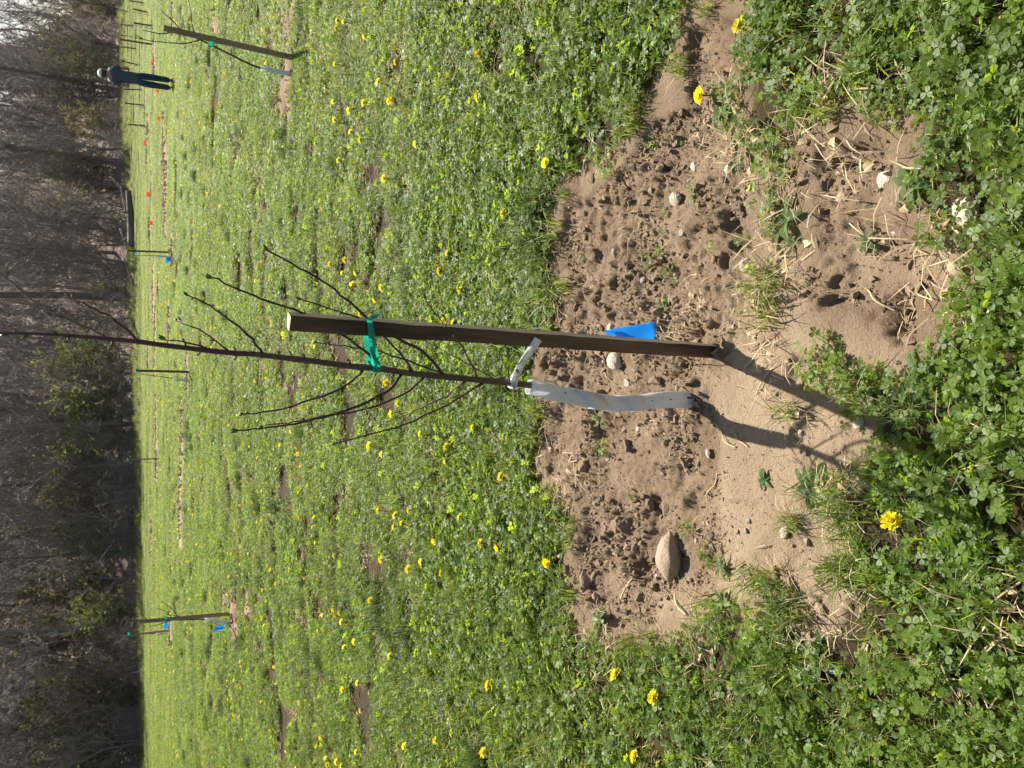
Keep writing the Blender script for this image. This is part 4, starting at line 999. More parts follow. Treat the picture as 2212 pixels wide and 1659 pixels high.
def near_flag():
    g = gnd(*z6(1558, 715)); g.z = surf1(g.x, g.y); Yf = SB.y + .05
    w0 = at(*z6(1320, 600), g.y + .012); w1 = at(*z6(1200, 520), Yf); w2 = at(*z6(1000, 425), Yf)
    root = flag(g, [at(*z6(965, 405), Yf), at(*z6(1372, 333), Yf + .02), at(*z6(1366, 480), Yf + .005), at(*z6(1180, 500), Yf)], MAT['blue'], 'blue plastic marker flag folded behind the dark foreground stake', None,
         [g + Vector((0, 0, -.03)), g + Vector((0, 0, .0)), w0, w1, w2])
    b = Vector(g); m = MB()
    for q in [at(*z6(958, 404), Yf - .010), at(*z6(1090, 408), Yf - .012), at(*z6(1235, 470), Yf - .008), at(*z6(1150, 470), Yf - .004), at(*z6(1000, 440), Yf - .012)]: m.V.append(q)
    m.F = [(0, 1, 2, 3, 4)]; o = m.build('folded_flap', MAT['blue'], root, False, b); s = o.modifiers.new('t', 'SOLIDIFY'); s.thickness = .0006
near_flag()

# ------------------------------------------------------------------ stones and weeds on the bare soil
def stone(px, py, lpx, wpx, ang, mat, label, flatness=.5, seed=0, name='stone', cat='stone', sink=.35):
    g = gnd(px, py); D = math.sqrt(g.x ** 2 + g.y ** 2 + CAM_H ** 2); k = D / FPX
    a, b = lpx * k / 2, wpx * k / 2 * 1.25; R = random.Random(seed); bm = bmesh.new(); bmesh.ops.create_icosphere(bm, subdivisions=4, radius=1)
    pl = [(Vector((R.gauss(0, 1), R.gauss(0, 1), R.gauss(0, .8))).normalized(), R.uniform(.62, .95)) for _ in range(11)]
    for v in bm.verts:
        for (n_, d) in pl:
            e = v.co.dot(n_) - d
            if e > 0: v.co -= n_ * e * .85
        v.co *= 1 + .07 * float(fbm(v.co.x * 2.5 + seed, v.co.y * 2.5 + v.co.z * 2, seed, 3)) + .03 * float(vn(v.co.x * 9 + seed, v.co.y * 9 + v.co.z * 7, seed))
    if seed == 1:
        for v in bm.verts: k2 = max(0, 1 - abs(v.co.x) ** 1.8 * .75); v.co.y *= k2 * 1.1; v.co.z *= .55 + .45 * k2
    h = min(a, b) * flatness * 2
    for v in bm.verts: v.co = Vector((v.co.x * a, v.co.y * b, v.co.z * h * .5))
    bmesh.ops.rotate(bm, verts=bm.verts, cent=(0, 0, 0), matrix=Matrix.Rotation(ang, 3, 'Z') @ Matrix.Rotation(R.uniform(-.15, .15), 3, 'X'))
    me = bpy.data.meshes.new(name); bm.to_mesh(me); bm.free(); me.polygons.foreach_set('use_smooth', [True] * len(me.polygons))
    o = link(name, me, MAT[mat]); o.location = (g.x, g.y, surf1(g.x, g.y) + h * (.5 - sink)); tag(o, label, cat, 'loose stones on the bare soil'); return o
S = [
    (1438, 1203, 106, 58, .05, 'stone', 'largest stone, rough tan and pointed at both ends, on smooth bare soil at the left', .75, 1),
    (1318, 781, 44, 34, .9, 'stone_pale', 'angular pale stone lying just behind the dark stake, left of the blue flag', .8, 2),
    (1310, 708, 24, 20, .2, 'stone_pale', 'pale stone half hidden behind the top of the blue flag', .8, 3),
    (1448, 428, 32, 26, .6, 'stone_pale', 'rounded cream stone in rough soil to the right of the stake', .8, 4),
    (1470, 501, 20, 17, .1, 'stone_grey', 'small egg-shaped grey stone below the cream stone right of the stake', .8, 5),
    (1610, 572, 36, 26, .9, 'stone_grey', 'angular grey stone at the grassy near edge of the soil, right of the stake', .7, 6),
    (1808, 426, 34, 26, .7, 'stone', 'smooth tan wedge-shaped stone in the near soil patch among clover', .7, 7),
    (2092, 458, 62, 48, .9, 'stone_red', 'large pale stone with dark red blotches in the clover nearest the camera at right', .7, 8),
    (1446, 596, 17, 13, .3, 'stone_pale', 'small white chip of stone in rough soil between stake and grey stone', .7, 9),
    (1855, 912, 30, 24, .4, 'stone_pale', 'pale stone in the clover beside the end of the stake shadow', .7, 10),
    (1323, 543, 28, 14, .2, 'stone_grey', 'long grey stone at the far rim of the soil, right of the blue flag', .6, 11),
    (1377, 604, 18, 14, .8, 'stone_grey', 'dark grey pebble in the rough clods right of the blue flag', .7, 12),
    (1897, 386, 38, 30, .3, 'stone_pale', 'flat cream stone beside straw at the right end of the near soil patch', .4, 13),
    (1480, 357, 22, 13, .4, 'stone_pale', 'slim pale stone where bare soil meets clover at the upper right', .5, 14),
    (1697, 1150, 30, 19, -.5, 'stone_pink', 'smooth oval pinkish stone at the clover edge in front of the largest stone', .7, 15),
    (1737, 1171, 18, 14, .5, 'stone_grey', 'small grey stone in the little soil gap among the clover at left', .7, 16),
    (1610, 1126, 12, 11, .2, 'stone_grey', 'round grey pebble nearest the camera of three on the smooth soil', .9, 17),
    (1604, 1147, 12, 10, .6, 'stone_grey', 'grey pebble in the middle of three on the smooth soil', .9, 18),
    (1584, 1149, 11, 10, .1, 'stone', 'tan pebble farthest from the camera of three on the smooth soil', .9, 19),
    (1485, 1171, 17, 7, .1, 'stone', 'thin tan stone chip lying beside the largest stone', .6, 20),
    (1302, 992, 22, 13, -.6, 'stone_grey', 'flat brown-grey stone in the crumbly soil left of the white guard', .5, 21),
    (1357, 927, 14, 12, .2, 'stone_pink', 'small pink-white stone just left of the bend of the white guard', .7, 22),
    (1514, 980, 24, 12, .3, 'stone_pink', 'long reddish stone beside the shadow of the white guard', .6, 23),
    (1403, 1248, 14, 11, .2, 'stone_pale', 'little pale stone in the dark hollow at the left tip of the largest stone', .7, 24),
    (1341, 827, 19, 13, .9, 'stone_pale', 'pale stone between the stake and the bend of the white guard', .6, 25),
    (1490, 770, 20, 9, .2, 'stone_grey', 'thin grey stone touching the foot of the dark stake on its left', .6, 26),
    (1409, 822, 16, 11, -.5, 'stone_pink', 'small pinkish stone midway between stake foot and white guard', .6, 27),
    (1720, 935, 16, 10, .2, 'stone_pale', 'small cream stone at the clover edge between the two shadows', .6, 28),
    (1920, 503, 18, 13, .5, 'stone_pink', 'small tan-pink stone in the middle of the near soil patch', .7, 29),
    (1563, 367, 26, 16, .5, 'stone_pale', 'pale leaf-shaped stone among clover at the right edge of the soil', .4, 30)]
for q in S: stone(*q)
for i, (px, py, l) in enumerate([(1267, 1250, 40), (1285, 1215, 22), (1268, 1010, 26), (1330, 930, 18), (1290, 1290, 22), (1395, 500, 20), (1255, 1015, 20)]):
    labs = ['big crumbly brown clod at the far left end of the bare soil', 'round clod next to the big clod at the left end of the soil', 'dark clod on the far rim of the soil left of the white guard', 'clod in the crumbly soil beside the guard bend',
            'clod at the left edge of the soil beside dry grass', 'clod among rough soil right of the blue flag', 'clod in the grass edge behind the far rim of soil']
    o = stone(px, py, l, l * .75, i, 'clod', labs[i], .9, 60 + i, 'soil_clod', 'clod'); o['group'] = 'large clods of soil'

def weed_plant(px, py, n, L, wd, label, seed):
    g = gnd(px, py); g.z = surf1(g.x, g.y); root = empty('weed_plant', g, label, 'weed', 'leafy weeds on the bare soil'); R = random.Random(seed)
    n += 4
    for k in range(n):
        pv = PV(); add_leaf(pv, R, (0, 0, .002), k * 6.283 / n + R.uniform(-.4, .4), L * .8 * R.uniform(.5, 1.1), wd * .62 * R.uniform(.7, 1.2), R.uniform(.3, 1.2), R.uniform(.5, 1.3), 0, R.uniform(.5, 1), nl=7)
        link('leaf', arr_mesh('leaf', [pv.arr()], [MAT['weed']]), None, root)
for i, q in enumerate([
    (*z6(1420, 180), 6, .055, .014, 'broad-leaved weed on bare soil right of the blue flag'),
    (*z6(930, 1110), 7, .06, .016, 'small green weed rosette left of the bend of the white guard'),
    (*z8(1650, 530), 5, .045, .02, 'two-tone seedling on the smooth soil left of the guard shadow'),
    (*z8(1360, 1160), 8, .06, .010, 'uprooted grassy weed lying on smooth soil beside the largest stone'),
    (*z8(1400, 1400), 5, .06, .026, 'weed with one large grey-green leaf at the left soil edge'),
    (*z8(500, 1540), 6, .08, .03, 'pale serrated weed in dry grass at the left end of the soil'),
    (*z7(980, 480), 9, .09, .006, 'wiry tuft weed between the two soil patches'),
    (*z7(660, 60), 5, .055, .02, 'weed with a pale folded leaf at the right soil edge'),
    (*z7(1360, 480), 6, .045, .014, 'dark weed in the near soil patch'),
    (*z7(1850, 330), 6, .055, .018, 'broad weed beside the red-blotched stone'),
    (*z7(2030, 1200), 5, .08, .024, 'ribbed plantain weed in the clover nearest the camera')]):
    weed_plant(*q, 300 + i)

# a few larger dry leaves and stems lying about
def dry_stick(px, py, L, ang, r, label, seed):
    g = gnd(px, py); R = random.Random(seed); d = Vector((math.cos(ang), math.sin(ang), 0)); P = []
    for k in range(4):
        q = g + d * L * (k / 3 - .5) + Vector((R.gauss(0, .006), R.gauss(0, .006), 0)); P.append(Vector((q.x, q.y, surf1(q.x, q.y) + r * 1.5 + .006 * (k % 2))))
    t = MB(); p = smooth_path(P, 4); t.tube(p, [r * (1 - .4 * i / len(p)) for i in range(len(p))], 6); o = t.build('dry_stem', MAT['straw_s'], origin=g); o.location = g
    tag(o, label, 'dry stem', 'dry stems lying on the ground')
MAT['straw_s'] = plain('dry_stem', (.46, .36, .22), .8, .2, .25, 60)
for i, q in enumerate([
    (*z8(1350, 220), .10, .9, .0022, 'curved dry stem lying across the guard shadow'), (*z8(1470, 225), .07, 1.0, .0018, 'short dry stem beside the guard shadow'),
    (*z8(1250, 590), .09, -.5, .0022, 'pale dry stem on crumbly soil left of the guard'), (*z8(1060, 1440), .11, 1.2, .0035, 'thick dry stem at the left edge of the soil'),
    (*z8(630, 1320), .09, -.6, .0030, 'pale root lying behind the largest stone'), (*z7(800, 1060), .16, -.9, .0018, 'long thin dry stem just in front of the stake foot'),
    (*z7(830, 1200), .13, -.8, .0018, 'dry stem crossing the stake shadow'), (*z7(2060, 840), .16, -.5, .0040, 'forked dry twig in the clover nearest the camera'),
    (*z7(1780, 350), .10, .9, .0026, 'broad dry blade at the right of the near soil patch'), (*z7(1380, 770), .08, .7, .0026, 'dry pale blade across the near soil patch'),
    (1560, 1350, .22, -.3, .0025, 'long pale dry stem in the grass at left'), (1500, 1290, .12, .4, .0020, 'dry stem at the left soil edge in grass')]):
    dry_stick(*q, 500 + i)

# ------------------------------------------------------------------ dandelions
def dandelion_mesh(n_pet, rows, seed):
    R = random.Random(seed); pv = PV()
    for r in range(rows):
        t = r / max(1, rows - 1); L = .019 * (1 - .55 * t); up = .12 + 1.15 * t
        for k in range(n_pet - r * 2):
            a = 6.283 * k / (n_pet - r * 2) + R.uniform(-.12, .12); d = Vector((math.cos(a), math.sin(a), 0)); s_ = Vector((-d.y, d.x, 0)) * .0022; l = L * R.uniform(.85, 1.1); u = up + R.uniform(-.15, .15)
            b = Vector((0, 0, .001 * r)); m_ = b + d * l * .6 * math.cos(u * .8) + Vector((0, 0, l * .6 * math.sin(u * .8))); e = b + d * l * math.cos(u) + Vector((0, 0, l * math.sin(u) * .95))
            pv.face([b - s_ * .5, b + s_ * .5, m_ + s_, m_ - s_], 0, R.random()); pv.face([m_ - s_, m_ + s_, e + s_ * .8, e - s_ * .8], 0, R.random())
    return arr_mesh('flower_head', [pv.arr()], [MAT['petal']])
HEADS = [dandelion_mesh(20, 5, s) for s in range(3)]
def head_simple():
    pv = PV(); R = random.Random(9)
    for k in range(10):
        a = 6.283 * k / 10; d = Vector((math.cos(a), math.sin(a), 0)); s_ = Vector((-d.y, d.x, 0)) * .007; b = Vector((0, 0, .004))
        pv.face([b, d * .012 + s_ + Vector((0, 0, .006)), d * .02 + Vector((0, 0, .005)), d * .012 - s_ + Vector((0, 0, .006))], 0, R.random())
        pv.face([Vector((0, 0, .013)), d * .011 + s_ + Vector((0, 0, .009)), d * .011 - s_ + Vector((0, 0, .009))], 0, R.random())
    return arr_mesh('dandelion', [pv.arr()], [MAT['petal']])
HEAD_S = head_simple()
sm = MB(); sm.tube([(0, 0, -.075), (.004, .002, -.035), (0, 0, .001)], [.0016, .0016, .0020], 5); sm.blob((0, 0, -.002), .0048, 1, 1, (1, 1, 1.2))
STEM = mesh('stem', sm.V, sm.F); STEM.materials.append(MAT['weed'])
GD = 'dandelions in flower in the meadow'
LD = {0: 'largest yellow dandelion, alone in the clover nearest the camera, below the bare soil', 1: 'dandelion at the right soil edge with a pale dry leaf beside it', 2: 'dandelion in clover right of the small upper soil patch', 3: 'dandelion in thick grass to the left of the soil, nearer of the pair there',
      4: 'dandelion at the lower left corner of the picture seen upright', 5: 'dandelion farther back of the pair in grass left of the soil', 6: 'dandelion just behind the left end of the bare soil', 7: 'dandelion in dark clover behind the soil, far right of the stake'}
near_px = [(1951, 1123), (1535, 213), (1620, 65), (1431, 1500), (1397, 1625), (1348, 1452), (1198, 1213), (1197, 356), (1094, 1028), (1045, 212), (1046, 120), (1104, 463), (1007, 628), (983, 549), (849, 623), (1052, 1170), (1006, 1115), (1087, 1180), (1070, 1475), (1055, 1620),
           (957, 1594), (942, 1210), (954, 1167), (884, 1110), (880, 1135), (905, 1127), (851, 1100), (895, 870), (883, 893), (939, 936), (980, 964), (980, 996), (1035, 922), (998, 698), (974, 693), (981, 701), (965, 587), (834, 650), (794, 592), (792, 616), (742, 573), (767, 592), (769, 564), (700, 573),
           (831, 763), (697, 747), (708, 750), (604, 757), (779, 830), (620, 961), (614, 970), (659, 980), (827, 961), (854, 980), (616, 832), (630, 860), (654, 806), (569, 824), (601, 696), (808, 680), (766, 1648), (799, 1617), (809, 1528), (827, 1293), (968, 1235), (849, 1205), (870, 827), (845, 183), (774, 55), (930, 316), (727, 195),
           (570, 573), (578, 567), (597, 608), (605, 600), (555, 601), (570, 610), (720, 1325), (700, 1170), (640, 1230), (600, 1590), (598, 1574), (637, 1618), (560, 1085), (576, 1126), (630, 320), (520, 340), (760, 52), (548, 340), (600, 345)]
def dand_label(x, y):
    a = x / y; side = 'left of' if a < -.10 else ('right of' if a > .12 else 'behind')
    far_ = 'close to the bare soil' if y < 3.2 else ('in the nearer clover' if y < 5.5 else ('in the middle grass' if y < 9 else 'small and far back in the grass'))
    return 'yellow dandelion flower %s, %s the foreground sapling' % (far_, side)
def put_dandelion(i, x, y, simple, label):
    z = float(terrain(x, y)) + float(relief(np.array([x]), np.array([y]))[0])
    lift = .06 if y < 4 else .095 + .04 * random.random()
    if not simple:
        root = empty('dandelion', (x, y, z + lift), label, 'dandelion', GD); h = link('flower_head', HEADS[i % 3], None, root); link('stem', STEM, None, root); s = random.uniform(1.1, 1.35)
        root.rotation_euler = (random.gauss(.25, .25), random.gauss(.1, .25), random.uniform(0, 6.28)); root.scale = (s, s, s)
    else:
        o = link('dandelion', HEAD_S); tag(o, label, 'dandelion', GD); o.location = (x, y, z + lift); o.rotation_euler = (random.gauss(.35, .3), random.gauss(.1, .3), random.uniform(0, 6.28)); s = random.uniform(.8, 1.15); o.scale = (s, s, s)
cnt = 0
for i, (px, py) in enumerate(near_px):
    g = gnd(px + 14 * (2.0 / max(2, 1)), py) if px > 1000 else gnd(px + 8, py)
    put_dandelion(i, g.x, g.y, g.y > 6.0, LD.get(i, dand_label(g.x, g.y))); cnt += 1
x, y = wedge(4.2, 15, 4.4, .47, .1)
k = (far_soil(x, y) < .2) & (fbm(x * .55, y * .55, 91, 3) + rng.normal(0, .12, len(x)) > .02); x, y = x[k], y[k]; o_ = np.argsort(y)[:300 - cnt]
for i, j in enumerate(o_): put_dandelion(i, x[j], y[j], y[j] > 6.0, dand_label(x[j], y[j]))
ycut = y[o_[-1]]
HF = HEAD_S.copy(); HF.name = 'far_dandelion'; pc = proto_col('far_dandelion', [HF])
xa, ya = wedge(ycut, 40, 3.4, .48, .2)
k = (far_soil(xa, ya) < .2) & (ya < edge_y(xa) - 3) & (fbm(xa * .30, ya * .30, 93, 3) + .15 * (xa > 1) - .022 * np.maximum(ya - 22, 0) + rng.normal(0, .10, len(xa)) > .05); xa, ya = xa[k], ya[k]
scatter('dandelion_flowers', pc, 1, np.stack([xa, ya, terrain(xa, ya) + .13], 1), np.stack([rng.normal(.5, .25, len(xa)), rng.normal(0, .2, len(xa)), rng.normal(0, .6, len(xa))], 1), rng.uniform(.9, 1.45, len(xa)), 'countless small yellow dandelions far across the meadow')

# ------------------------------------------------------------------ the other staked saplings across the meadow
def site(labelpos, st=None, gd=None, trunk=None, branches=(), tiep=None, mat='stake_new', side=.036, group=None, gr=.024, tagw=1.0):
    far = group is not None
    if st:
        b = gnd(*st[1]); t = at(*st[0], b.y); stake('wooden_stake', b, t, side, .5, MAT[mat], 'wooden stake ' + labelpos, group and 'stakes in ' + group, .05)
    if gd:
        b = gnd(*gd[1]); t = at(*gd[0], b.y + .02); P = [b + Vector((0, 0, -.01)), b.lerp(t, .35), b.lerp(t, .7) + Vector((.004, 0, 0)), t]
        guard_tube('tree_guard', P, [gr * 1.05, gr, gr, gr * .95], 'white plastic tree guard ' + labelpos, group and 'guards in ' + group, .11, (), 14 if far else 20, 3, b)
        root = empty('peach_sapling', b, 'thin bare sapling ' + labelpos, 'sapling', group and 'saplings in ' + group); m = MB()
        tr = [b] + [at(*q, b.y + .02) for q in (trunk or [gd[0], (gd[0][0] - (gd[1][0] - gd[0][0]) * 1.6, gd[0][1] - (gd[1][1] - gd[0][1]) * 1.2)])]
        p = smooth_path(tr, 3); m.tube(p, [.011 * (1 - .6 * i / (len(p) - 1)) for i in range(len(p))], 6); m.build('trunk', MAT['twig'], root, origin=b)
        for k, B in enumerate(branches):
            n_ = len(B); q = smooth_path([at(*s, b.y + .02 + .08 * (k % 3 - 1) * i / (n_ - 1)) for i, s in enumerate(B)], 3); m = MB(); m.tube(q, [.0062 * (1 - .5 * i / (len(q) - 1)) for i in range(len(q))], 5); m.build('branch', MAT['twig'], root, origin=b)
    if tiep:
        Y = gnd(*(st or gd)[1]).y; a = at(*tiep[0], Y - .03); c = at(*tiep[1], Y - .03); m = MB(); mid = a.lerp(c, .5)
        ribbon(m, [a, mid + Vector((0, -.01, .006)), c, c + Vector((0, .06, 0)), mid + Vector((0, .06, 0)), a + Vector((0, .06, 0)), a], [Vector((0, .004, .016 * tagw))] * 7)
        o = m.build('tie_tape', MAT['tape'], origin=mid); o.location = mid; tag(o, 'green tie tape ' + labelpos, 'tie tape', group and 'ties in ' + group)
site('leaning right, at the right near the person', ((352, 60), (640, 126)), ((562.8, 148), (635, 161.5)), [(561, 146.6), (508, 123), (460, 99), (418, 79.6), (392, 71), (355, 62)],
     [[zr(2120, 880), zr(1900, 930), zr(1700, 945), zr(1400, 925), zr(1100, 895), zr(900, 855), zr(715, 820)], [zr(890, 845), zr(735, 755)], [zr(1560, 690), zr(1400, 725), zr(1250, 735), zr(1100, 700), zr(960, 670), zr(890, 650)], [zr(2020, 720), zr(1960, 480), zr(1945, 250), zr(1890, -10)], [zr(1700, 640), zr(1560, 460), zr(1420, 340), zr(1280, 215)],
      [(500, 120), (495, 95), (470, 60)]], ((453, 97), (466, 82)), 'stake_new', .040)
site('of the nearer pair at the left of the meadow', (zl(380, 435), zl(2030, 292)), (zl(1530, 395), zl(2010, 460)), [zl(1530, 395), zl(1200, 400), zl(800, 412), zl(380, 410), zl(110, 410)],
     [[zl(960, 370), zl(870, 260), zl(700, 195)], [zl(1060, 350), zl(950, 200), zl(760, 70)], [zl(1090, 340), zl(790, 295)], [zl(520, 400), zl(450, 320), zl(380, 280)], [zl(930, 420), zl(700, 490), zl(560, 515)]], (zl(850, 355), zl(890, 440)), 'stake_new', .042)
site('of the farther pair at the left of the meadow', (zl(75, 687), zl(965, 582)), (zl(690, 640), zl(962, 612)), [zl(690, 640), zl(400, 650), zl(60, 640)], [[zl(850, 640), zl(770, 650), zl(690, 675)]], (zl(200, 620), zl(215, 690)), 'stake_new', .040)
site('standing alone in mid meadow left of the foreground sapling', ((293, 800.6), (413.8, 803.6)), ((373.6, 817.6), (412.3, 823.5)), [(373.6, 817.6), (330, 811), (286, 806)], [], (z2(1003, 1212), z2(1008, 1242)), 'stake', .036)
site('beside the small blue flag right of the foreground sapling', ((276.9, 541.6), (375.1, 545.2)), ((333.6, 552.7), (376.8, 555.7)), [(333.6, 552.7), (310, 552), (280, 551)], [], ((294, 542), (294, 552.5)), 'stake', .036)
site('far left of the foreground sapling near the wood edge', ((268, 994), (348.3, 990.3)), ((329, 999.3), (346.8, 998)), [(329, 999.3), (300, 997), (272, 994)], [], (z3(925, 376), z3(930, 400)), 'stake_new', .036)
FG = 'the far rows at the right of the meadow'
for (s0, s1, g0, g1) in [((905, 748), (1055, 765), (1000, 775), (1065, 780)), ((930, 903), (1075, 914), (1005, 915), (1075, 930)), ((900, 648), (1040, 652), (985, 650), (1040, 655)), ((880, 440), (1010, 473), (965, 470), (1000, 486)), ((875, 338), (990, 353), (945, 349), (988, 356)),
                         ((870, 285), (1118, 325), (1050, 310), (1115, 322)), ((970, 166), (1105, 188), (1040, 195), (1105, 211)), ((875, 176), (970, 190), (935, 193), (970, 199)), ((965, 64), (1080, 92), (1040, 100), (1088, 113)), ((880, 72), (940, 90), (915, 85), (940, 97)), ((938, 5), (1050, 20), (1005, 28), (1055, 41)), ((872, 255), (955, 266), (930, 263), (958, 269))]:
    site('in the far rows near the wood edge at the right', (z1(*s0), z1(*s1)), (z1(*g0), z1(*g1)), None, [], None, 'stake', .05, FG, .028)

def far_flag(px0, px1, w_px, mat, label, group, right=1):
    b = gnd(*px1); top = at(*px0, b.y); k = b.y / FPX; wd = w_px * k
    P = [top + Vector((0, 0, 0)), top + Vector((wd * right, .02, .01)), top + Vector((wd * right * .95, .03, -wd * .8)), top + Vector((0, 0, -wd * .75))]
    flag(b, P, mat, label, group, [b + Vector((0, 0, -.05)), b.lerp(top, .5), top + Vector((0, 0, .01))], .012)
OF = 'orange marker flags across the meadow'
for (x, y, l) in [(1110, 455, 'orange marker flag just right of the person'), (1143, 660, 'orange marker flag just left of the person'), (1157, 860, 'second orange marker flag to the left of the person'), (1055, 1037, 'orange marker flag farther back above a soil strip, right of centre'),
                  (1076, 1410, 'orange marker flag in front of the fallen log'), (1097, 1618, 'orange marker flag nearest the centre stake with the blue flag')]:
    px, py = z1(x, y); far_flag((px - 4, py + 4), (px + 6, py + 4), 8.5, MAT['orange'], l, OF)
far_flag((359, 556), (379, 556), 11, MAT['blue'], 'small blue marker flag at the stake in mid meadow right of the sapling tip', None, -1)
far_flag((354, 1346), (372, 1346), 12, MAT['blue'], 'small drooping blue marker flag between the two left pairs of stakes', None, -1)
far_flag((303, -3), (316, -3), 9, MAT['lime'], 'lime green marker flag in the far rows at right', None)
def left_flag():
    b = gnd(508, 1352); Y = b.y; P = [at(*zl(1775, 485), Y), at(*zl(1900, 520), Y + .03), at(*zl(1825, 580), Y + .02), at(*zl(1655, 606), Y)]
    flag(b, P, MAT['blue'], 'blue marker flag leaning by the nearer left stake and white guard', None, [b + Vector((0, 0, -.05)), b.lerp(P[0], .6), P[0], P[3]], .01)
left_flag()

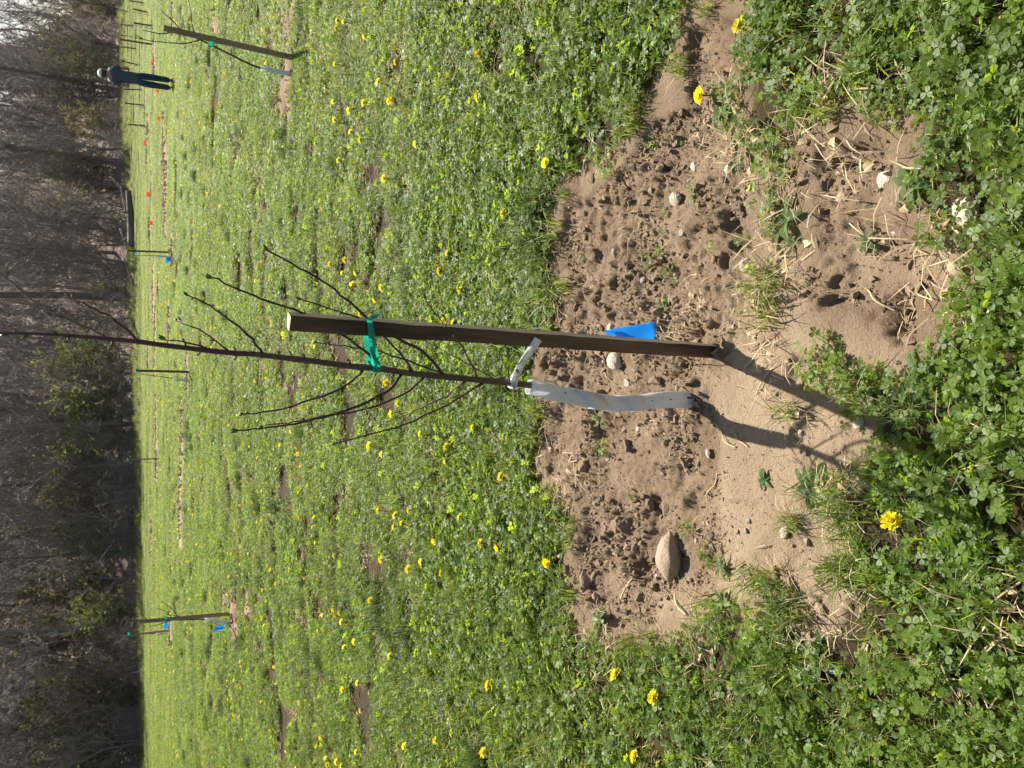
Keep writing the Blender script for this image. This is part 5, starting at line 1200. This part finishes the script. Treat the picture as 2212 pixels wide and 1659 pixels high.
# ------------------------------------------------------------------ the person
def skin(name, verts, edges, radii, mat, parent, sub=2, root=0):
    me = bpy.data.meshes.new(name); me.from_pydata(verts, edges, []); o = link(name, me, mat, parent)
    m = o.modifiers.new('skin', 'SKIN'); 
    for i, r in enumerate(radii):
        d = me.skin_vertices[0].data[i]; d.radius = r if isinstance(r, tuple) else (r, r); d.use_root = (i == root)
    m.use_smooth_shade = True
    s = o.modifiers.new('sub', 'SUBSURF'); s.levels = sub; s.render_levels = sub
    return o
def person():
    g = gnd(377, 182); root = empty('person', g, 'person in dark t-shirt, jeans and white cap standing with back turned, arms in front', 'person'); root.rotation_euler = (0, 0, math.radians(-12))
    V = [(0, 0, .93), (0, .01, 1.10), (0, .015, 1.30), (0, -.005, 1.45), (.005, .005, 1.53), (.015, .03, 1.61), (.018, .035, 1.70),
         (.165, 0, 1.41), (.205, -.03, 1.24), (.215, -.03, 1.09), (.15, .16, 1.10), (.06, .24, 1.13),
         (-.165, 0, 1.41), (-.195, .0, 1.24), (-.195, .02, 1.10), (-.11, .2, 1.14), (-.03, .26, 1.15),
         (.082, 0, .88), (.088, .015, .50), (.078, -.01, .10), (.085, .10, .03), (-.082, 0, .88), (-.095, .03, .50), (-.105, .0, .10), (-.12, .11, .03)]
    E = [(0, 1), (1, 2), (2, 3), (3, 4), (4, 5), (5, 6), (3, 7), (7, 8), (8, 9), (9, 10), (10, 11), (3, 12), (12, 13), (13, 14), (14, 15), (15, 16), (0, 17), (17, 18), (18, 19), (19, 20), (0, 21), (21, 22), (22, 23), (23, 24)]
    r = [(.15, .11), (.14, .10), (.155, .11), (.08, .075), .058, (.085, .10), (.075, .085), .062, .048, .042, .034, .036, .062, .048, .042, .034, .036, .085, .058, .042, .036, .085, .058, .042, .036]
    skin('body', V, E, r, MAT['skin'], root)
    def sub(ids, extra, name, mat, rr): 
        mp = {k: i for i, k in enumerate(ids)}; e = [(mp[a], mp[b]) for a, b in E if a in mp and b in mp]; return skin(name, [V[i] for i in ids], e, rr, mat, root)
    skin('shirt', [(0, 0, .82)] + [V[i] for i in (0, 1, 2, 3, 7, 8, 12, 13)] + [(0, 0, 1.51)], [(0, 1), (1, 2), (2, 3), (3, 4), (4, 5), (5, 6), (4, 7), (7, 8), (4, 9)], [(.156, .120), (.165, .125), (.160, .118), (.172, .125), (.10, .09), .080, .062, .080, .062, .068], MAT['shirt'], root)
    skin('jeans', [(0, 0, 1.0), V[0]] + [V[i] for i in (17, 18, 19, 21, 22, 23)], [(0, 1), (1, 2), (2, 3), (3, 4), (1, 5), (5, 6), (6, 7)], [(.140, .105), (.152, .118), .108, .086, .072, .108, .086, .072], MAT['jeans'], root)
    for s in (1, -1): skin('shoulder_highlight', [(s * .06, -.01, 1.56), (s * .175, -.005, 1.495)], [(0, 1)], [(.04, .026), (.05, .034)], MAT['highlight_white'], root)  # sunlit shoulder tops, added as white shapes over the dark shirt
    for s, (a, f) in ((1, (19, 20)), (-1, (23, 24))):
        A = V[a]; Ff = V[f]; m = MB(); m.blob((A[0] + (Ff[0] - A[0]) * .5, A[1] + .05, .045), 1, 3, 3, (.052, .14, .05)); m.build('shoe', MAT['boot'], root)
    m = MB(); m.blob((.016, .02, 1.655), .098, 5, 3, (.92, 1.02, 1.02)); m.build('hair', MAT['hair'], root)
    bm = bmesh.new(); bmesh.ops.create_uvsphere(bm, u_segments=24, v_segments=14, radius=.112); bmesh.ops.delete(bm, geom=[v for v in bm.verts if v.co.z < .012], context='VERTS')
    for v in bm.verts: v.co.y *= 1.08
    me = bpy.data.meshes.new('cap'); bm.to_mesh(me); bm.free(); me.polygons.foreach_set('use_smooth', [True] * len(me.polygons)); c = link('cap', me, MAT['cap'], root); c.location = (.016, .025, 1.685); c.rotation_euler = (.12, 0, 0)
    m = MB(); b0 = []
    for i in range(9):
        a = math.radians(25 + 130 * i / 8); m.V += [Vector((math.cos(a) * .11, math.sin(a) * .118, .012)), Vector((math.cos(a) * .125, math.sin(a) * .19, -.005))]
    for i in range(8): m.F.append((2 * i, 2 * i + 2, 2 * i + 3, 2 * i + 1))
    b = m.build('brim', MAT['cap'], c); s = b.modifiers.new('t', 'SOLIDIFY'); s.thickness = .004
    m = MB(); m.blob((.105, .03, 1.615), .024, 2, 2, (.5, .8, 1.2)); m.blob((-.075, .03, 1.615), .024, 4, 2, (.5, .8, 1.2)); m.build('ears', MAT['skin'], root)
    m = MB(); m.tube([(.02, .13, 1.63), (.02, .155, 1.60), (.02, .135, 1.59)], [.010, .016, .012], 6); m.build('nose', MAT['skin'], root)
    for h, base, sx in ((1, (.06, .24, 1.13), -1), (-1, (-.03, .26, 1.15), 1)):
        m = MB()
        for k in range(4): q = Vector(base) + Vector((sx * .01, .01, .024 - .016 * k)); m.tube([q, q + Vector((sx * .045, .035, -.004)), q + Vector((sx * .075, .02, -.012)), q + Vector((sx * .072, -.002, -.018))], [.010, .009, .008, .006], 5)
        q = Vector(base) + Vector((0, -.005, .03)); m.tube([q, q + Vector((sx * .03, -.005, .03)), q + Vector((sx * .05, .005, .035))], [.012, .010, .007], 5); m.build('fingers', MAT['skin'], root)
person()

# ------------------------------------------------------------------ air: pale haze over the far wood
def haze():
    bm = bmesh.new(); bmesh.ops.create_cube(bm, size=1); me = bpy.data.meshes.new('haze'); bm.to_mesh(me); bm.free()
    m, n, out = new_mat('haze_air'); v = N(n, 'ShaderNodeVolumePrincipled'); v.inputs['Color'].default_value = (.9, .92, 1, 1); v.inputs['Density'].default_value = .00012; v.inputs['Anisotropy'].default_value = .45
    n.links.new(v.outputs[0], out.inputs['Volume']); o = link('haze', me, m); o['kind'] = 'stuff'; o['label'] = 'thin pale haze in the air over the meadow and wood'
    o.scale = (2700, 540, 62); o.location = (0, 125, 28.5)
haze()
